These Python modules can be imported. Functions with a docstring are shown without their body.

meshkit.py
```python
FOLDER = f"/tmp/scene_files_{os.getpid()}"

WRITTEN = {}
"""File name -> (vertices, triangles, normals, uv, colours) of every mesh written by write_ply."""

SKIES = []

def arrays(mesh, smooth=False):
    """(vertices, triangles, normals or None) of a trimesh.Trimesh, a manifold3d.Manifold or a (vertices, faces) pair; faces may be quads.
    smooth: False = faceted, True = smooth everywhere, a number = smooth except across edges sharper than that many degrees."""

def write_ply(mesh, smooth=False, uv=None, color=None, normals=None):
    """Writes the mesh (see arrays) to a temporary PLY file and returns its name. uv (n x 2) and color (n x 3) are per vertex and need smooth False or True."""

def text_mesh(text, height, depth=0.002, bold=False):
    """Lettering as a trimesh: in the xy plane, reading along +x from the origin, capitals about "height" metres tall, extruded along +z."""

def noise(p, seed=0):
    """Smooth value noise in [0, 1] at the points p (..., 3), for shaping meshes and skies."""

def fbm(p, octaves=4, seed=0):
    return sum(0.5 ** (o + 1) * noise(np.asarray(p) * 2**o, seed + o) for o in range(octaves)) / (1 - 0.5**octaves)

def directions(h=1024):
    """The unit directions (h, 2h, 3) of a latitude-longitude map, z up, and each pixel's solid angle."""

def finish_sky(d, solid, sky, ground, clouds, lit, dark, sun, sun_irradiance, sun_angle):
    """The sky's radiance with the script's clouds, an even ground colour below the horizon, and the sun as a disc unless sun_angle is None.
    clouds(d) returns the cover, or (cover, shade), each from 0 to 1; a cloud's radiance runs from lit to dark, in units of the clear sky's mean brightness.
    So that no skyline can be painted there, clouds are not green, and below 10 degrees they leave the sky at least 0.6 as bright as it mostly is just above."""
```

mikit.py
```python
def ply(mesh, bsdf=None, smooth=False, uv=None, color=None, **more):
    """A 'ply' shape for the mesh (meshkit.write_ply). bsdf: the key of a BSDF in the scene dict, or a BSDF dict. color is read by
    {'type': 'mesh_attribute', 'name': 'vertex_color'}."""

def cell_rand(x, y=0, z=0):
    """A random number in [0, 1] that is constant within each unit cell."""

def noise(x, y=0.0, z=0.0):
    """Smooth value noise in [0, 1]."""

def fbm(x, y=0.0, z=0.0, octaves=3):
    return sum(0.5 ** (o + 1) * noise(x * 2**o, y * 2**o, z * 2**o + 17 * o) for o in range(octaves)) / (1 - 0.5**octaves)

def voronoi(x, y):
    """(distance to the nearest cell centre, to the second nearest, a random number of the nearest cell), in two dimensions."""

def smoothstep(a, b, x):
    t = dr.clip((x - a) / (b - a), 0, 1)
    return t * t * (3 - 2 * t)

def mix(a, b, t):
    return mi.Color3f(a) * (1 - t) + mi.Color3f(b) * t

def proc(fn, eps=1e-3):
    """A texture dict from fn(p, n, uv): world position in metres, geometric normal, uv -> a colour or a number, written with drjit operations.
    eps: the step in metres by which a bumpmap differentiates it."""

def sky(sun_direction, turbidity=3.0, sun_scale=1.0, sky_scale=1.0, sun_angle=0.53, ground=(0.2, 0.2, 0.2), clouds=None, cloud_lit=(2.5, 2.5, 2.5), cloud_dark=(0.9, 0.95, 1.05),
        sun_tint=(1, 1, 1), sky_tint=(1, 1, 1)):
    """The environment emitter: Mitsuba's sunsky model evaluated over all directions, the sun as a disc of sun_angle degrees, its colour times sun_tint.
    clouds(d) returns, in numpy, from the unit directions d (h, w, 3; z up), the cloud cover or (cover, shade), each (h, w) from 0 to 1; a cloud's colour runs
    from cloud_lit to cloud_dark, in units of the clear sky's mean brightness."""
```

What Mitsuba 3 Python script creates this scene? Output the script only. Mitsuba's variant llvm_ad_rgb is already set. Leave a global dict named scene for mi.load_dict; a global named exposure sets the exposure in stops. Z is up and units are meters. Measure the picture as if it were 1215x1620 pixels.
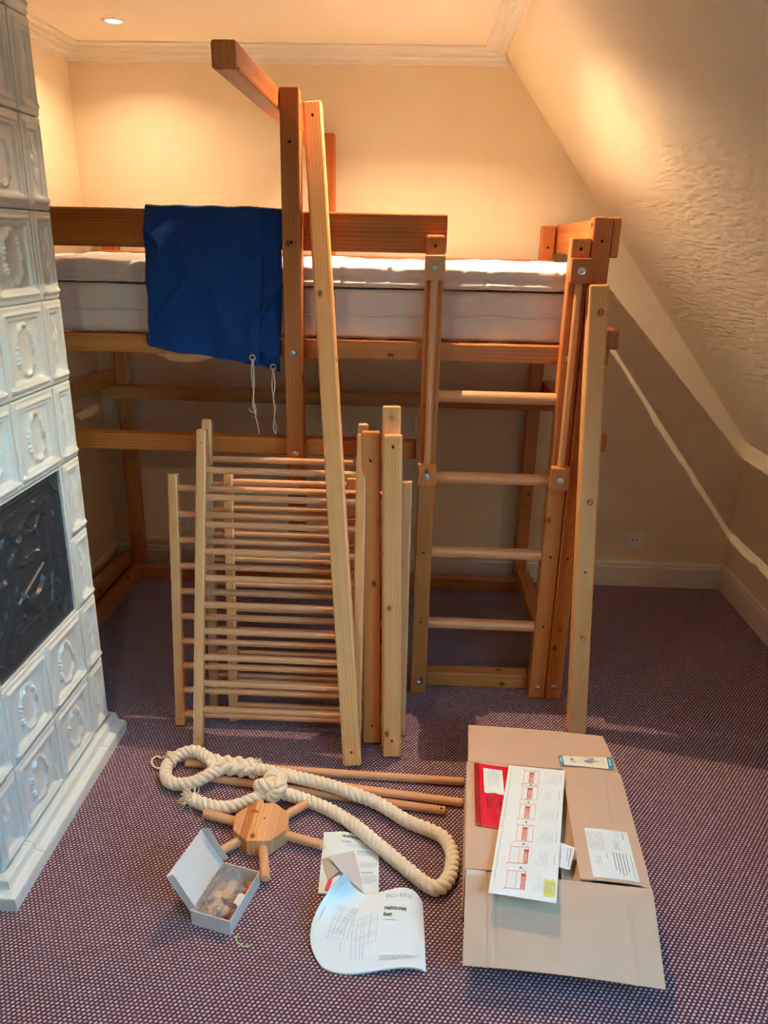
import math, random
import numpy as np, trimesh, manifold3d as m3
import drjit as dr
import mitsuba as mi
import mikit, meshkit
from mikit import noise, fbm, voronoi, cell_rand, smoothstep, mix, proc
from shapely.geometry import Polygon, box as sbox

random.seed(7)
RNG = np.random.default_rng(7)
T = mi.ScalarTransform4f
PI = math.pi
scene, labels = {}, {}

# ------------------------------------------------------------------ camera
EYE = np.array([0.0, 0.0, 1.552])
PITCH, ROLL, YAW, FOCAL = math.radians(19.348), math.radians(1.2327), math.radians(-2.092), 1214.8
fwd = np.array([math.sin(YAW) * math.cos(PITCH), math.cos(YAW) * math.cos(PITCH), -math.sin(PITCH)])
right = np.array([math.cos(YAW), -math.sin(YAW), 0.0])
upv = np.cross(right, fwd)
upr = upv * math.cos(ROLL) - right * math.sin(ROLL)
scene['camera'] = {'type': 'perspective', 'fov': math.degrees(2 * math.atan(607.5 / FOCAL)), 'fov_axis': 'x',
                   'to_world': T().look_at(origin=EYE.tolist(), target=(EYE + fwd).tolist(), up=upr.tolist()),
                   'near_clip': 0.02, 'far_clip': 200.0}

# ------------------------------------------------------------------ light
exposure = 0.75
SKY = 190.0
WARM = np.array([1.0, 0.745, 0.50])
scene['sky'] = mikit.sky([-0.6, -0.5, 0.55], turbidity=2.5, sun_scale=0.0, sky_scale=SKY, ground=(0.05, 0.05, 0.04), sky_tint=(0.60, 0.99, 0.96))

CEIL = 2.275
LAMPS = [(-1.11, 3.10, 1.05), (0.0, 2.56, 6.6), (-.62, .95, 2.0)]  # the last lamp is unseen, added to warm the foreground

# ------------------------------------------------------------------ helpers
def num(key):
    if key not in scene and key not in labels:
        return key
    i = 1
    while f'{key}_{i:03d}' in scene or f'{key}_{i:03d}' in labels:
        i += 1
    return f'{key}_{i:03d}'

def thing(name, label, cat, group=None, kind=None):
    key = num(name)
    labels[key] = {'label': label, 'category': cat}
    if group: labels[key]['group'] = group
    if kind: labels[key]['kind'] = kind
    return key

def put(key, mesh, bsdf, smooth=False, uv=None, color=None, exact=False, **more):
    if not exact: key = num(key)
    scene[key] = mikit.ply(mesh, bsdf, smooth=smooth, uv=uv, color=color, **more)
    return key

def part(parent, name, mesh, bsdf, smooth=False, label=None, **kw):
    key = put(f'{parent}__{name}', mesh, bsdf, smooth, **kw)
    if label: labels[key] = {'label': label}
    return key

def solid(name, label, cat, mesh, bsdf, smooth=False, group=None, **kw):
    key = num(name)
    scene[key] = mikit.ply(mesh, bsdf, smooth=smooth, **kw)
    labels[key] = {'label': label, 'category': cat}
    if group: labels[key]['group'] = group
    return key

def struct(name, mesh, bsdf, label, cat, smooth=False, **kw):
    scene[name] = mikit.ply(mesh, bsdf, smooth=smooth, **kw)
    labels[name] = {'kind': 'structure', 'label': label, 'category': cat}
    return name

def unit(v):
    v = np.asarray(v, float); return v / np.linalg.norm(v)

def frame(z, x):
    z = unit(z); x = np.asarray(x, float); x = unit(x - z * (x @ z)); y = np.cross(z, x)
    return np.stack([x, y, z], 1)

def bx(x0, x1, y0, y1, z0, z1):
    m = trimesh.creation.box((x1 - x0, y1 - y0, z1 - z0)); m.apply_translation(((x0 + x1) / 2, (y0 + y1) / 2, (z0 + z1) / 2)); return m

def man2tri(m):
    mm = m.to_mesh(); return trimesh.Trimesh(np.array(mm.vert_properties[:, :3], float), np.array(mm.tri_verts), process=False)

def rbox_man(w, d, L, r=0.005):
    r = min(r, w * .45, d * .45, L * .45)
    o = [(1, 0, 0), (0, 1, 0), (0, 0, 1), (.7071, .7071, 0), (.7071, 0, .7071), (0, .7071, .7071), (.5774, .5774, .5774)]
    pts = []
    for sx in (-1, 1):
        for sy in (-1, 1):
            for sz in (0, 1):
                c = np.array([sx * (w / 2 - r), sy * (d / 2 - r), r if sz == 0 else L - r])
                s = np.array([sx, sy, 1 if sz else -1])
                pts += [c + r * s * np.array(q) for q in o]
    return m3.Manifold.hull_points(np.array(pts))

def rbox(x0, x1, y0, y1, z0, z1, r=0.004):
    m = man2tri(rbox_man(x1 - x0, y1 - y0, z1 - z0, r)); m.apply_translation(((x0 + x1) / 2, (y0 + y1) / 2, z0)); return m

WOOD_N = [0]
def wood_uv(m, w, d, L):
    """flat shaded copy with a grain coordinate: u metres along the piece, v metres across; the whole number of v tells pieces apart"""
    WOOD_N[0] += 1
    k = WOOD_N[0]
    tri = m.triangles.copy(); n = m.face_normals
    V = tri.reshape(-1, 3); N = np.repeat(n, 3, 0)
    an = np.abs(N)
    u = V[:, 2] + k * 3.37
    v = np.where(an[:, 1] >= an[:, 0], V[:, 0] + w / 2, V[:, 1] + d / 2 + w)
    cap = an[:, 2] > .8
    u = np.where(cap, V[:, 1] * .12 + k * 3.37, u); v = np.where(cap, V[:, 0] * .6 + w / 2, v)
    uv = np.stack([u, k + .2 + v], 1)
    return trimesh.Trimesh(V, np.arange(len(V)).reshape(-1, 3), process=False), uv

def beam(p0, p1, w, d, xdir, r=0.005, holes=(), taper=None):
    """beam from p0 to p1 (centre line), w along xdir, d across; holes: (z, face, radius, depth[, offset]) face '+y','-y','+x','-x'"""
    p0, p1 = np.asarray(p0, float), np.asarray(p1, float); L = np.linalg.norm(p1 - p0)
    man = rbox_man(w, d, L, r)
    for h in holes:
        z, face, rad, dep = h[:4]; off = h[4] if len(h) > 4 else 0.
        c = m3.Manifold.cylinder(dep * 2, rad, rad, 12, True)
        ax = {'+y': (-90, 0, 0), '-y': (90, 0, 0), '+x': (0, 90, 0), '-x': (0, -90, 0)}[face]
        pos = {'+y': (off, d / 2, z), '-y': (off, -d / 2, z), '+x': (w / 2, off, z), '-x': (-w / 2, off, z)}[face]
        man = man - c.rotate(ax).translate(pos)
    m, uv = wood_uv(man2tri(man), w, d, L)
    R = frame(p1 - p0, xdir)
    m.vertices = m.vertices @ R.T + p0
    return m, uv

def wbeam(parent, name, bsdf, p0, p1, w, d, xdir=(1, 0, 0), r=0.005, holes=(), label=None):
    m, uv = beam(p0, p1, w, d, xdir, r, holes)
    return part(parent, name, m, bsdf, False, label, uv=uv)

def wboxz(parent, name, bsdf, x0, x1, y0, y1, z0, z1, axis, r=0.005, holes=(), label=None):
    c = [(x0 + x1) / 2, (y0 + y1) / 2, (z0 + z1) / 2]
    if axis == 'z': return wbeam(parent, name, bsdf, (c[0], c[1], z0), (c[0], c[1], z1), x1 - x0, y1 - y0, (1, 0, 0), r, holes, label)
    if axis == 'x': return wbeam(parent, name, bsdf, (x0, c[1], c[2]), (x1, c[1], c[2]), z1 - z0, y1 - y0, (0, 0, 1), r, holes, label)
    return wbeam(parent, name, bsdf, (c[0], y0, c[2]), (c[0], y1, c[2]), x1 - x0, z1 - z0, (1, 0, 0), r, holes, label)

def dowel(p0, p1, r, seg=14, cham=.0025):
    """round rod with chamfered ends; returns mesh and grain uv"""
    p0, p1 = np.asarray(p0, float), np.asarray(p1, float); L = np.linalg.norm(p1 - p0)
    prof = [(0, 0), (r - cham, 0), (r, cham), (r, L - cham), (r - cham, L), (0, L)]
    m = trimesh.creation.revolve(np.array(prof), sections=seg)
    WOOD_N[0] += 1; k = WOOD_N[0]
    tri = m.triangles; V = tri.reshape(-1, 3)
    a = np.arctan2(V[:, 1], V[:, 0]).reshape(-1, 3); a = np.where(a - a[:, :1] > PI, a - 2 * PI, np.where(a - a[:, :1] < -PI, a + 2 * PI, a)).reshape(-1)
    uv = np.stack([V[:, 2] + k * 3.37, k + .5 + a * r], 1)
    N = np.zeros_like(V)
    ax = unit(p1 - p0); R = frame(ax, (0.123, .456, .9) if abs(ax[2]) < .8 else (1, 0, 0))
    mm = trimesh.Trimesh(V @ R.T + p0, np.arange(len(V)).reshape(-1, 3), process=False)
    return mm, uv

def wdowel(parent, name, bsdf, p0, p1, r, seg=16, label=None):
    m, uv = dowel(p0, p1, r, seg); return part(parent, name, m, bsdf, False, label, uv=uv)

def catmull(P, n=12, closed=False):
    P = np.asarray(P, float)
    Q = np.vstack([P[-1:], P, P[:2]]) if closed else np.vstack([2 * P[:1] - P[1:2], P, 2 * P[-1:] - P[-2:-1]])
    out = []
    for i in range(len(Q) - 3):
        a, b, c, d = Q[i:i + 4]; t = np.linspace(0, 1, n, endpoint=False)[:, None]
        out.append(.5 * ((2 * b) + (c - a) * t + (2 * a - 5 * b + 4 * c - d) * t ** 2 + (3 * b - a - 3 * c + d) * t ** 3))
    out = np.vstack(out)
    return out if closed else np.vstack([out, P[-1:]])

def resample(P, step, closed=False):
    P = np.asarray(P, float)
    if closed: P = np.vstack([P, P[:1]])
    s = np.r_[0, np.cumsum(np.linalg.norm(np.diff(P, axis=0), axis=1))]
    n = max(2, int(s[-1] / step) + 1); q = np.linspace(0, s[-1], n)
    return np.stack([np.interp(q, s, P[:, k]) for k in range(3)], 1), q

def frames_along(P, closed=False):
    t = np.gradient(P, axis=0); t /= np.linalg.norm(t, axis=1, keepdims=True) + 1e-12
    n = np.cross(t, [0, 0, 1.]); bad = np.linalg.norm(n, axis=1) < 1e-3
    n[bad] = [1, 0, 0]; n /= np.linalg.norm(n, axis=1, keepdims=True)
    for i in range(1, len(n)):
        if n[i] @ n[i - 1] < 0: n[i] = -n[i]
    b = np.cross(t, n)
    return t, n, b

def tube(P, r, seg=8, closed=False, caps=True):
    P = np.asarray(P, float); n = len(P); r = np.broadcast_to(np.asarray(r, float), (n,))
    t = np.gradient(P, axis=0); t /= np.linalg.norm(t, axis=1, keepdims=True) + 1e-12
    N = np.zeros_like(P); a = np.cross(t[0], [0, 0, 1.])
    if np.linalg.norm(a) < .1: a = np.cross(t[0], [1., 0, 0])
    N[0] = unit(a)
    for i in range(1, n):
        q = N[i - 1] - t[i] * (N[i - 1] @ t[i]); N[i] = q / (np.linalg.norm(q) + 1e-12)
    B = np.cross(t, N); ang = np.arange(seg) / seg * 2 * PI
    V = (P[:, None] + r[:, None, None] * (np.cos(ang)[None, :, None] * N[:, None] + np.sin(ang)[None, :, None] * B[:, None])).reshape(-1, 3)
    F = []
    for i in range(n - 1):
        for j in range(seg):
            k = (j + 1) % seg; a_, b_, c_, d_ = i * seg + j, i * seg + k, (i + 1) * seg + k, (i + 1) * seg + j
            F += [(a_, b_, c_), (a_, c_, d_)]
    if caps:
        V = np.vstack([V, P[:1], P[-1:]]); c0, c1 = len(V) - 2, len(V) - 1
        for j in range(seg):
            k = (j + 1) % seg; F += [(c0, k, j), (c1, (n - 1) * seg + j, (n - 1) * seg + k)]
    return trimesh.Trimesh(V, np.array(F), process=False)

def rope(P, rs, off, pitch, step=.004, phase=0., closed=False, seg=8):
    Q, s = resample(catmull(P, 14, closed), step, closed)
    t, n, b = frames_along(Q)
    out = []
    for k in range(3):
        a = 2 * PI * (s / pitch + k / 3) + phase
        out.append(tube(Q + off * (np.cos(a)[:, None] * n + np.sin(a)[:, None] * b), rs, seg))
    return trimesh.util.concatenate(out)

def grid(nu, nv, fn):
    u, v = np.meshgrid(np.linspace(0, 1, nu), np.linspace(0, 1, nv)); P = fn(u, v)
    V = np.stack([np.asarray(q, float) + 0 * u for q in P], -1).reshape(-1, 3); F = []
    i = np.arange(nv - 1)[:, None] * nu + np.arange(nu - 1)[None]
    i = i.reshape(-1); F = np.vstack([np.stack([i, i + 1, i + nu + 1], 1), np.stack([i, i + nu + 1, i + nu], 1)])
    return trimesh.Trimesh(V, F, process=False)

def sheet(nu, nv, fn, th):
    """closed thin sheet: top surface fn(u,v) (x,y,z), thickness th downwards"""
    top = grid(nu, nv, fn); V = np.array(top.vertices); F = np.array(top.faces); n = len(V)
    nrm = top.vertex_normals
    V2 = V - nrm * th
    idx = np.arange(n).reshape(nv, nu)
    loop = np.r_[idx[0, :-1], idx[:-1, -1], idx[-1, :0:-1], idx[:0:-1, 0]]
    S = []
    for a, b in zip(loop, np.roll(loop, -1)): S += [(a, a + n, b + n), (a, b + n, b)]
    return trimesh.Trimesh(np.vstack([V, V2]), np.vstack([F, F[:, ::-1] + n, np.array(S)]), process=False)

def softbox(w, d, h, r, step, fn=None):
    """rounded cushion box centred in x,y, base at 0; fn(P, N) -> displacement along the normal"""
    half = np.array([w, d, h]) / 2
    Vs, Fs, off = [], [], 0
    for ax in range(3):
        a, b = [k for k in range(3) if k != ax]
        na, nb = max(3, int(2 * half[a] / step)), max(3, int(2 * half[b] / step))
        for s in (-1, 1):
            u, v = np.meshgrid(np.linspace(-1, 1, na), np.linspace(-1, 1, nb))
            P = np.zeros(u.shape + (3,)); P[..., a] = u * half[a]; P[..., b] = v * half[b]; P[..., ax] = s * half[ax]
            i = (np.arange(nb - 1)[:, None] * na + np.arange(na - 1)[None]).reshape(-1)
            F = np.vstack([np.stack([i, i + 1, i + na + 1], 1), np.stack([i, i + na + 1, i + na], 1)])
            flip = s * (1 if (ax, a, b) in ((2, 0, 1), (0, 1, 2)) else -1)
            Fs.append((F if flip > 0 else F[:, ::-1]) + off); Vs.append(P.reshape(-1, 3)); off += u.size
    P = np.vstack(Vs); core = np.clip(P, -(half - r), half - r); d_ = P - core; l = np.linalg.norm(d_, axis=1, keepdims=True)
    N = d_ / np.maximum(l, 1e-9); P = core + N * r
    if fn is not None: P = P + N * fn(P, N)[:, None]
    P[:, 2] += half[2]
    m = trimesh.Trimesh(P, np.vstack(Fs), process=False); m.merge_vertices(); return m

def prism(prof, a0, a1, place, k0=0., k1=0.):
    """profile (offset, height) swept between a0 and a1; the ends move by k*offset (mitres). place(offset, height, a) -> xyz"""
    prof = np.asarray(prof, float); n = len(prof)
    V = [place(o, h, a0 + k0 * o) for o, h in prof] + [place(o, h, a1 + k1 * o) for o, h in prof]
    F = []
    for i in range(n):
        j = (i + 1) % n; F += [(i, j, n + j), (i, n + j, n + i)]
    tri = trimesh.creation.triangulate_polygon(Polygon(prof), engine='earcut')
    tv, tf = tri
    ids = [int(np.argmin(np.linalg.norm(prof - q, axis=1))) for q in tv]
    for f in tf:
        a, b, c = [ids[q] for q in f]; F += [(c, b, a), (n + a, n + b, n + c)]
    m = trimesh.Trimesh(np.array(V, float), np.array(F), process=False); m.fix_normals(); return m

def lathe(prof, origin, axis, sec=20):
    m = trimesh.creation.revolve(np.array(prof, float), sections=sec)
    R = frame(axis, (0.3, .2, .9) if abs(unit(axis)[2]) < .8 else (1, 0, 0)); m.vertices = m.vertices @ R.T + np.asarray(origin, float); return m

def decal(mesh2d, fn, maxe=.004):
    """lettering or print (a mesh in the xy plane) laid on a surface fn(x, y) -> xyz"""
    m = mesh2d
    keep = m.face_normals[:, 2] > .5
    m = trimesh.Trimesh(m.vertices, m.faces[keep], process=False); m.remove_unreferenced_vertices()
    v, f = trimesh.remesh.subdivide_to_size(m.vertices, m.faces, maxe, max_iter=12)
    q = fn(v[:, 0], v[:, 1]); return trimesh.Trimesh(np.stack(q, -1), f, process=False)

def quad2d(x0, x1, y0, y1):
    return trimesh.Trimesh([[x0, y0, 0], [x1, y0, 0], [x1, y1, 0], [x0, y1, 0]], [[0, 1, 2], [0, 2, 3]], process=False)

def line2d(a, b, w):
    a, b = np.array(a, float), np.array(b, float); d = unit(b - a); n = np.array([-d[1], d[0]]) * w / 2
    P = [a - n, b - n, b + n, a + n]
    return trimesh.Trimesh([[*p, 0] for p in P], [[0, 1, 2], [0, 2, 3]], process=False)
cat = trimesh.util.concatenate

# ------------------------------------------------------------------ materials
def diffuse(key, rgb, rough=.7, spec=.3, two=True, **kw):
    b = {'type': 'principled', 'base_color': {'type': 'rgb', 'value': list(rgb)}, 'roughness': rough, 'specular': spec, **kw}
    scene[key] = {'type': 'twosided', 'bsdf': b} if two else b

def textured(key, fn, rough=.6, spec=.3, bump=None, bscale=1., eps=1e-3, **kw):
    b = {'type': 'principled', 'base_color': proc(fn), 'roughness': rough, 'specular': spec, **kw}
    if bump is not None: b = {'type': 'bumpmap', 'arbitrary': proc(bump, eps), 'scale': bscale, 'bsdf': b}
    scene[key] = {'type': 'twosided', 'bsdf': b}

def wood(key, light, dark, knot, rough=.42, knots=.18, tint=.25, contrast=1., spec=.4):
    light, dark, knot = [tuple(map(float, c)) for c in (light, dark, knot)]
    def fn(p, n, uv):
        u, v = uv.x, uv.y
        piece = dr.floor(v)
        cu, cv = dr.floor(u / .20), dr.floor(v / .05)
        has = cell_rand(cu, cv, 5) < knots
        ku = (cu + .3 + .4 * cell_rand(cu, cv, 6)) * .20
        kv = (cv + .2 + .6 * cell_rand(cu, cv, 7)) * .05
        du, dv = (u - ku) / 1.5, v - kv
        r = dr.sqrt(du * du + dv * dv) + 1e-5
        pull = dr.select(has, dr.exp(-dr.square(r / .016)), 0.)
        v2 = v + dv * 1.2 * pull + .006 * (noise(u * 2.3, v * 9, 3) - .5) + .022 * (noise(u * .7, v * 12, 6) - .5)
        ring = .5 + .5 * dr.sin(v2 * 620. + 14. * noise(u * .9, v2 * 14., 1) + 40. * pull * r)
        fine = noise(v2 * 900., u * 9., 2)
        broad = noise(v2 * 60., u * 1.3, 4)
        a = dr.clip((.12 + .42 * noise(v * 23., u * 1.1, 9)) * ring * ring + .30 * fine + .42 * broad - .16, 0, 1) * contrast
        c = mix(mi.Color3f(*light), mi.Color3f(*dark), a)
        kk = dr.select(has, smoothstep(.0085, .0045, r * (.8 + .5 * noise(u * 120, v * 120, 8))), 0.)
        c = mix(c, mi.Color3f(*knot), kk * .85)
        halo = dr.select(has, smoothstep(.015, .007, r), 0.)
        c = mix(c, c * mi.Color3f(.78, .66, .55), halo * .5)
        t = 1. - tint + 2 * tint * cell_rand(piece, 11)
        w2 = cell_rand(piece, 12)
        return c * t * mi.Color3f(1., .95 + .10 * w2, .90 + .2 * w2)
    textured(key, fn, rough, spec)

wood('honey_wood', (.46, .124, .022), (.25, .045, .0065), (.05, .016, .006), tint=.16)
wood('amber_wood', (.53, .170, .038), (.34, .077, .013), (.08, .022, .008), tint=.12)
wood('pine_wood', (.72, .345, .122), (.54, .19, .048), (.10, .034, .014), tint=.07, knots=.20)
wood('pale_wood', (.74, .375, .148), (.60, .262, .083), (.22, .10, .045), tint=.07, knots=.06, contrast=.8)
wood('plug_wood', (.78, .50, .29), (.66, .38, .19), (.3, .15, .07), tint=.08, knots=0., contrast=.6)
wood('beech_wood', (.63, .295, .130), (.50, .205, .078), (.3, .15, .07), tint=.10, knots=0., contrast=.7)

def wall_fn(p, n, uv):
    t = fbm(p.x * 2.1 + p.y * 1.3, p.z * 1.9, p.y, 3)
    return mi.Color3f(.80, .675, .475) * (.96 + .08 * t)
def wall_bump(p, n, uv):
    return .0009 * noise((p.x + p.y) * 55., p.z * 150., 2.) + .0006 * noise((p.x - p.y) * 160., p.z * 300., 5.)
textured('plaster', wall_fn, .85, .2, wall_bump, 1.)
def slope_bump(p, n, uv):
    s = p.z * 1.3
    return .0012 * noise(p.y * 26., s * 130., 2.) + .0005 * noise(p.y * 150., s * 200., 5.)
textured('wallpaper', wall_fn, .8, .25, slope_bump, 1.)
diffuse('ceiling_paint', (.80, .72, .58), .9, .15)
diffuse('white_trim', (.80, .75, .66), .5, .35)

def carpet_fn(p, n, uv):
    a, b = .0112, .0082
    ca, sa = math.cos(.05), math.sin(.05)
    x, y = p.x * ca - p.y * sa, p.x * sa + p.y * ca
    row = dr.floor(y / b)
    odd = row - 2 * dr.floor(row / 2)
    xx = x / a + .5 * odd
    col = dr.floor(xx)
    fx, fy = (xx - col - .5), (y / b - row - .5)
    d = dr.sqrt(dr.square((fx - .22 * fy) * 1.5) + dr.square(fy * 1.15))
    rr = cell_rand(col, row, 3)
    loop = smoothstep(.62, .22, d)
    fib = noise(x * 900, y * 900, 1)
    c = mix(mi.Color3f(.066, .024, .030), mi.Color3f(.58, .41, .425), loop * (.62 + .38 * rr) * (.75 + .4 * fib))
    big = fbm(x * 1.7, y * 1.7, 4, 3)
    return c * (.9 + .2 * big)
def carpet_bump(p, n, uv):
    a, b = .0112, .0082
    row = dr.floor(p.y / b); odd = row - 2 * dr.floor(row / 2); xx = p.x / a + .5 * odd
    fx, fy = xx - dr.floor(xx) - .5, p.y / b - row - .5
    return .002 * dr.exp(-4 * (fx * fx + fy * fy))
textured('carpet', carpet_fn, .95, .05, sheen=.3)

def glaze_fn(p, n, uv):
    t = fbm(p.y * 5, p.z * 5, p.x * 5, 3)
    return mi.Color3f(.64, .73, .72) * (.95 + .08 * t)
textured('glazed_tile', glaze_fn, .28, .5)
diffuse('grout', (.16, .13, .10), .9, .1)
def iron_fn(p, n, uv):
    return mi.Color3f(.020, .022, .024) * (.7 + .6 * fbm(p.y * 40, p.z * 40, p.x * 40, 3))
textured('cast_iron', iron_fn, .36, .5)
diffuse('steel', (.62, .62, .60), .25, .5, metallic=1.0)
diffuse('dark_hole', (.015, .012, .010), .9, .1)
diffuse('socket_plastic', (.80, .78, .72), .35, .5)

def mattress_fn(p, n, uv):
    return mi.Color3f(.74, .75, .73) * (.96 + .07 * noise(p.x * 8, p.y * 8, p.z * 8))
textured('quilted_cotton', mattress_fn, .7, .25, sheen=.2)
def blue_fn(p, n, uv):
    wv = noise(p.x * 700, p.z * 60, 1) * .5 + noise(p.x * 60, p.z * 700, 2) * .5
    return mi.Color3f(.004, .028, .125) * (.75 + .5 * wv)
textured('blue_cotton', blue_fn, .8, .2, sheen=.35)
diffuse('white_string', (.80, .76, .68), .8, .1)
def rope_fn(p, n, uv):
    return mi.Color3f(.78, .69, .53) * (.86 + .2 * noise(p.x * 500, p.y * 500, p.z * 500))
textured('cotton_rope', rope_fn, .9, .1, sheen=.3)
def card_fn(p, n, uv):
    fl = noise(p.x * 20, p.y * 260, 1)
    return mi.Color3f(.53, .335, .215) * (.93 + .03 * fl + .08 * fbm(p.x * 9, p.y * 9, p.z * 9, 2))
textured('cardboard', card_fn, .85, .12)
diffuse('cardboard_worn', (.53, .42, .31), .85, .1)
diffuse('white_carton', (.66, .655, .60), .6, .3)
diffuse('kraft_liner', (.45, .36, .27), .85, .1)
diffuse('paper', (.69, .79, .81), .6, .3)
diffuse('paper_grey', (.52, .50, .47), .7, .2)
diffuse('ink', (.02, .02, .025), .6, .2)
diffuse('ink_grey', (.25, .26, .28), .7, .1)
diffuse('ink_faint', (.50, .55, .61), .7, .1)
diffuse('ink_red', (.50, .05, .035), .6, .2)
diffuse('ink_pink', (.66, .30, .27), .6, .2)
diffuse('ink_yellow', (.62, .60, .10), .6, .2)
diffuse('ink_teal', (.015, .27, .40), .5, .3)
diffuse('ink_blue', (.22, .26, .52), .6, .2)
diffuse('ink_tan', (.50, .34, .22), .6, .2)
diffuse('ink_cream', (.72, .72, .60), .6, .2)
diffuse('ink_green', (.05, .22, .10), .6, .2)
diffuse('red_plastic', (.62, .012, .030), .18, .5, clearcoat=.6, clearcoat_gloss=.9)
diffuse('dark_red_plastic', (.30, .008, .012), .3, .5)
diffuse('pink_paper', (.62, .05, .16), .5, .3)
diffuse('green_plastic', (.52, .58, .26), .4, .4)
diffuse('white_enamel', (.80, .78, .74), .35, .5)
scene['window_glass'] = {'type': 'thindielectric', 'int_ior': 1.5}
scene['clear_film'] = {'type': 'blendbsdf', 'weight': .065, 'a': {'type': 'thindielectric', 'int_ior': 1.6},
                       'b': {'type': 'twosided', 'bsdf': {'type': 'principled', 'base_color': {'type': 'rgb', 'value': [.85, .86, .88]}, 'roughness': .12, 'specular': .9}}}

# ------------------------------------------------------------------ the room
XL, XR, YB, YF = -1.445, 1.513, 3.466, -3.2
KNEE, SX = .727, .30
TH = .14
struct('floor', bx(XL - TH, XR + TH, YF - TH, YB + TH, -.12, 0), 'carpet', 'mauve and dark purple woven loop carpet covering the whole floor', 'carpet')
struct('wall_back', bx(XL - TH, XR + TH, YB, YB + TH, 0, CEIL + .1), 'plaster', 'cream wall behind the bunk bed', 'wall')
struct('wall_left', bx(XL - TH, XL, YF, YB, 0, CEIL + .1), 'plaster', 'cream wall behind the tiled stove', 'wall')
struct('wall_front', bx(XL - TH, XR + TH, YF - TH, YF, 0, CEIL + .1), 'plaster', 'cream wall behind the camera', 'wall')
struct('wall_right', bx(XR, XR + TH, YF, YB, 0, KNEE), 'plaster', 'low cream knee wall under the roof slope', 'wall')
struct('ceiling', bx(XL, SX + .25, YF, YB, CEIL, CEIL + .1), 'ceiling_paint', 'flat cream ceiling with white cornice', 'ceiling')
SL = math.hypot(XR - SX, CEIL - KNEE)
sdir = np.array([SX - XR, 0, CEIL - KNEE]) / SL              # up the slope
snrm = np.array([-sdir[2], 0, sdir[0]])                       # into the room
if snrm[2] > 0: snrm = -snrm
WA0, WA1, WY0, WY1 = .10, 1.20, -.55, .68
poly = Polygon([(-.18, YF), (SL + .12, YF), (SL + .12, YB), (-.18, YB)], [[(WA0, WY0), (WA1, WY0), (WA1, WY1), (WA0, WY1)]])
ROOF = .40
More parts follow.
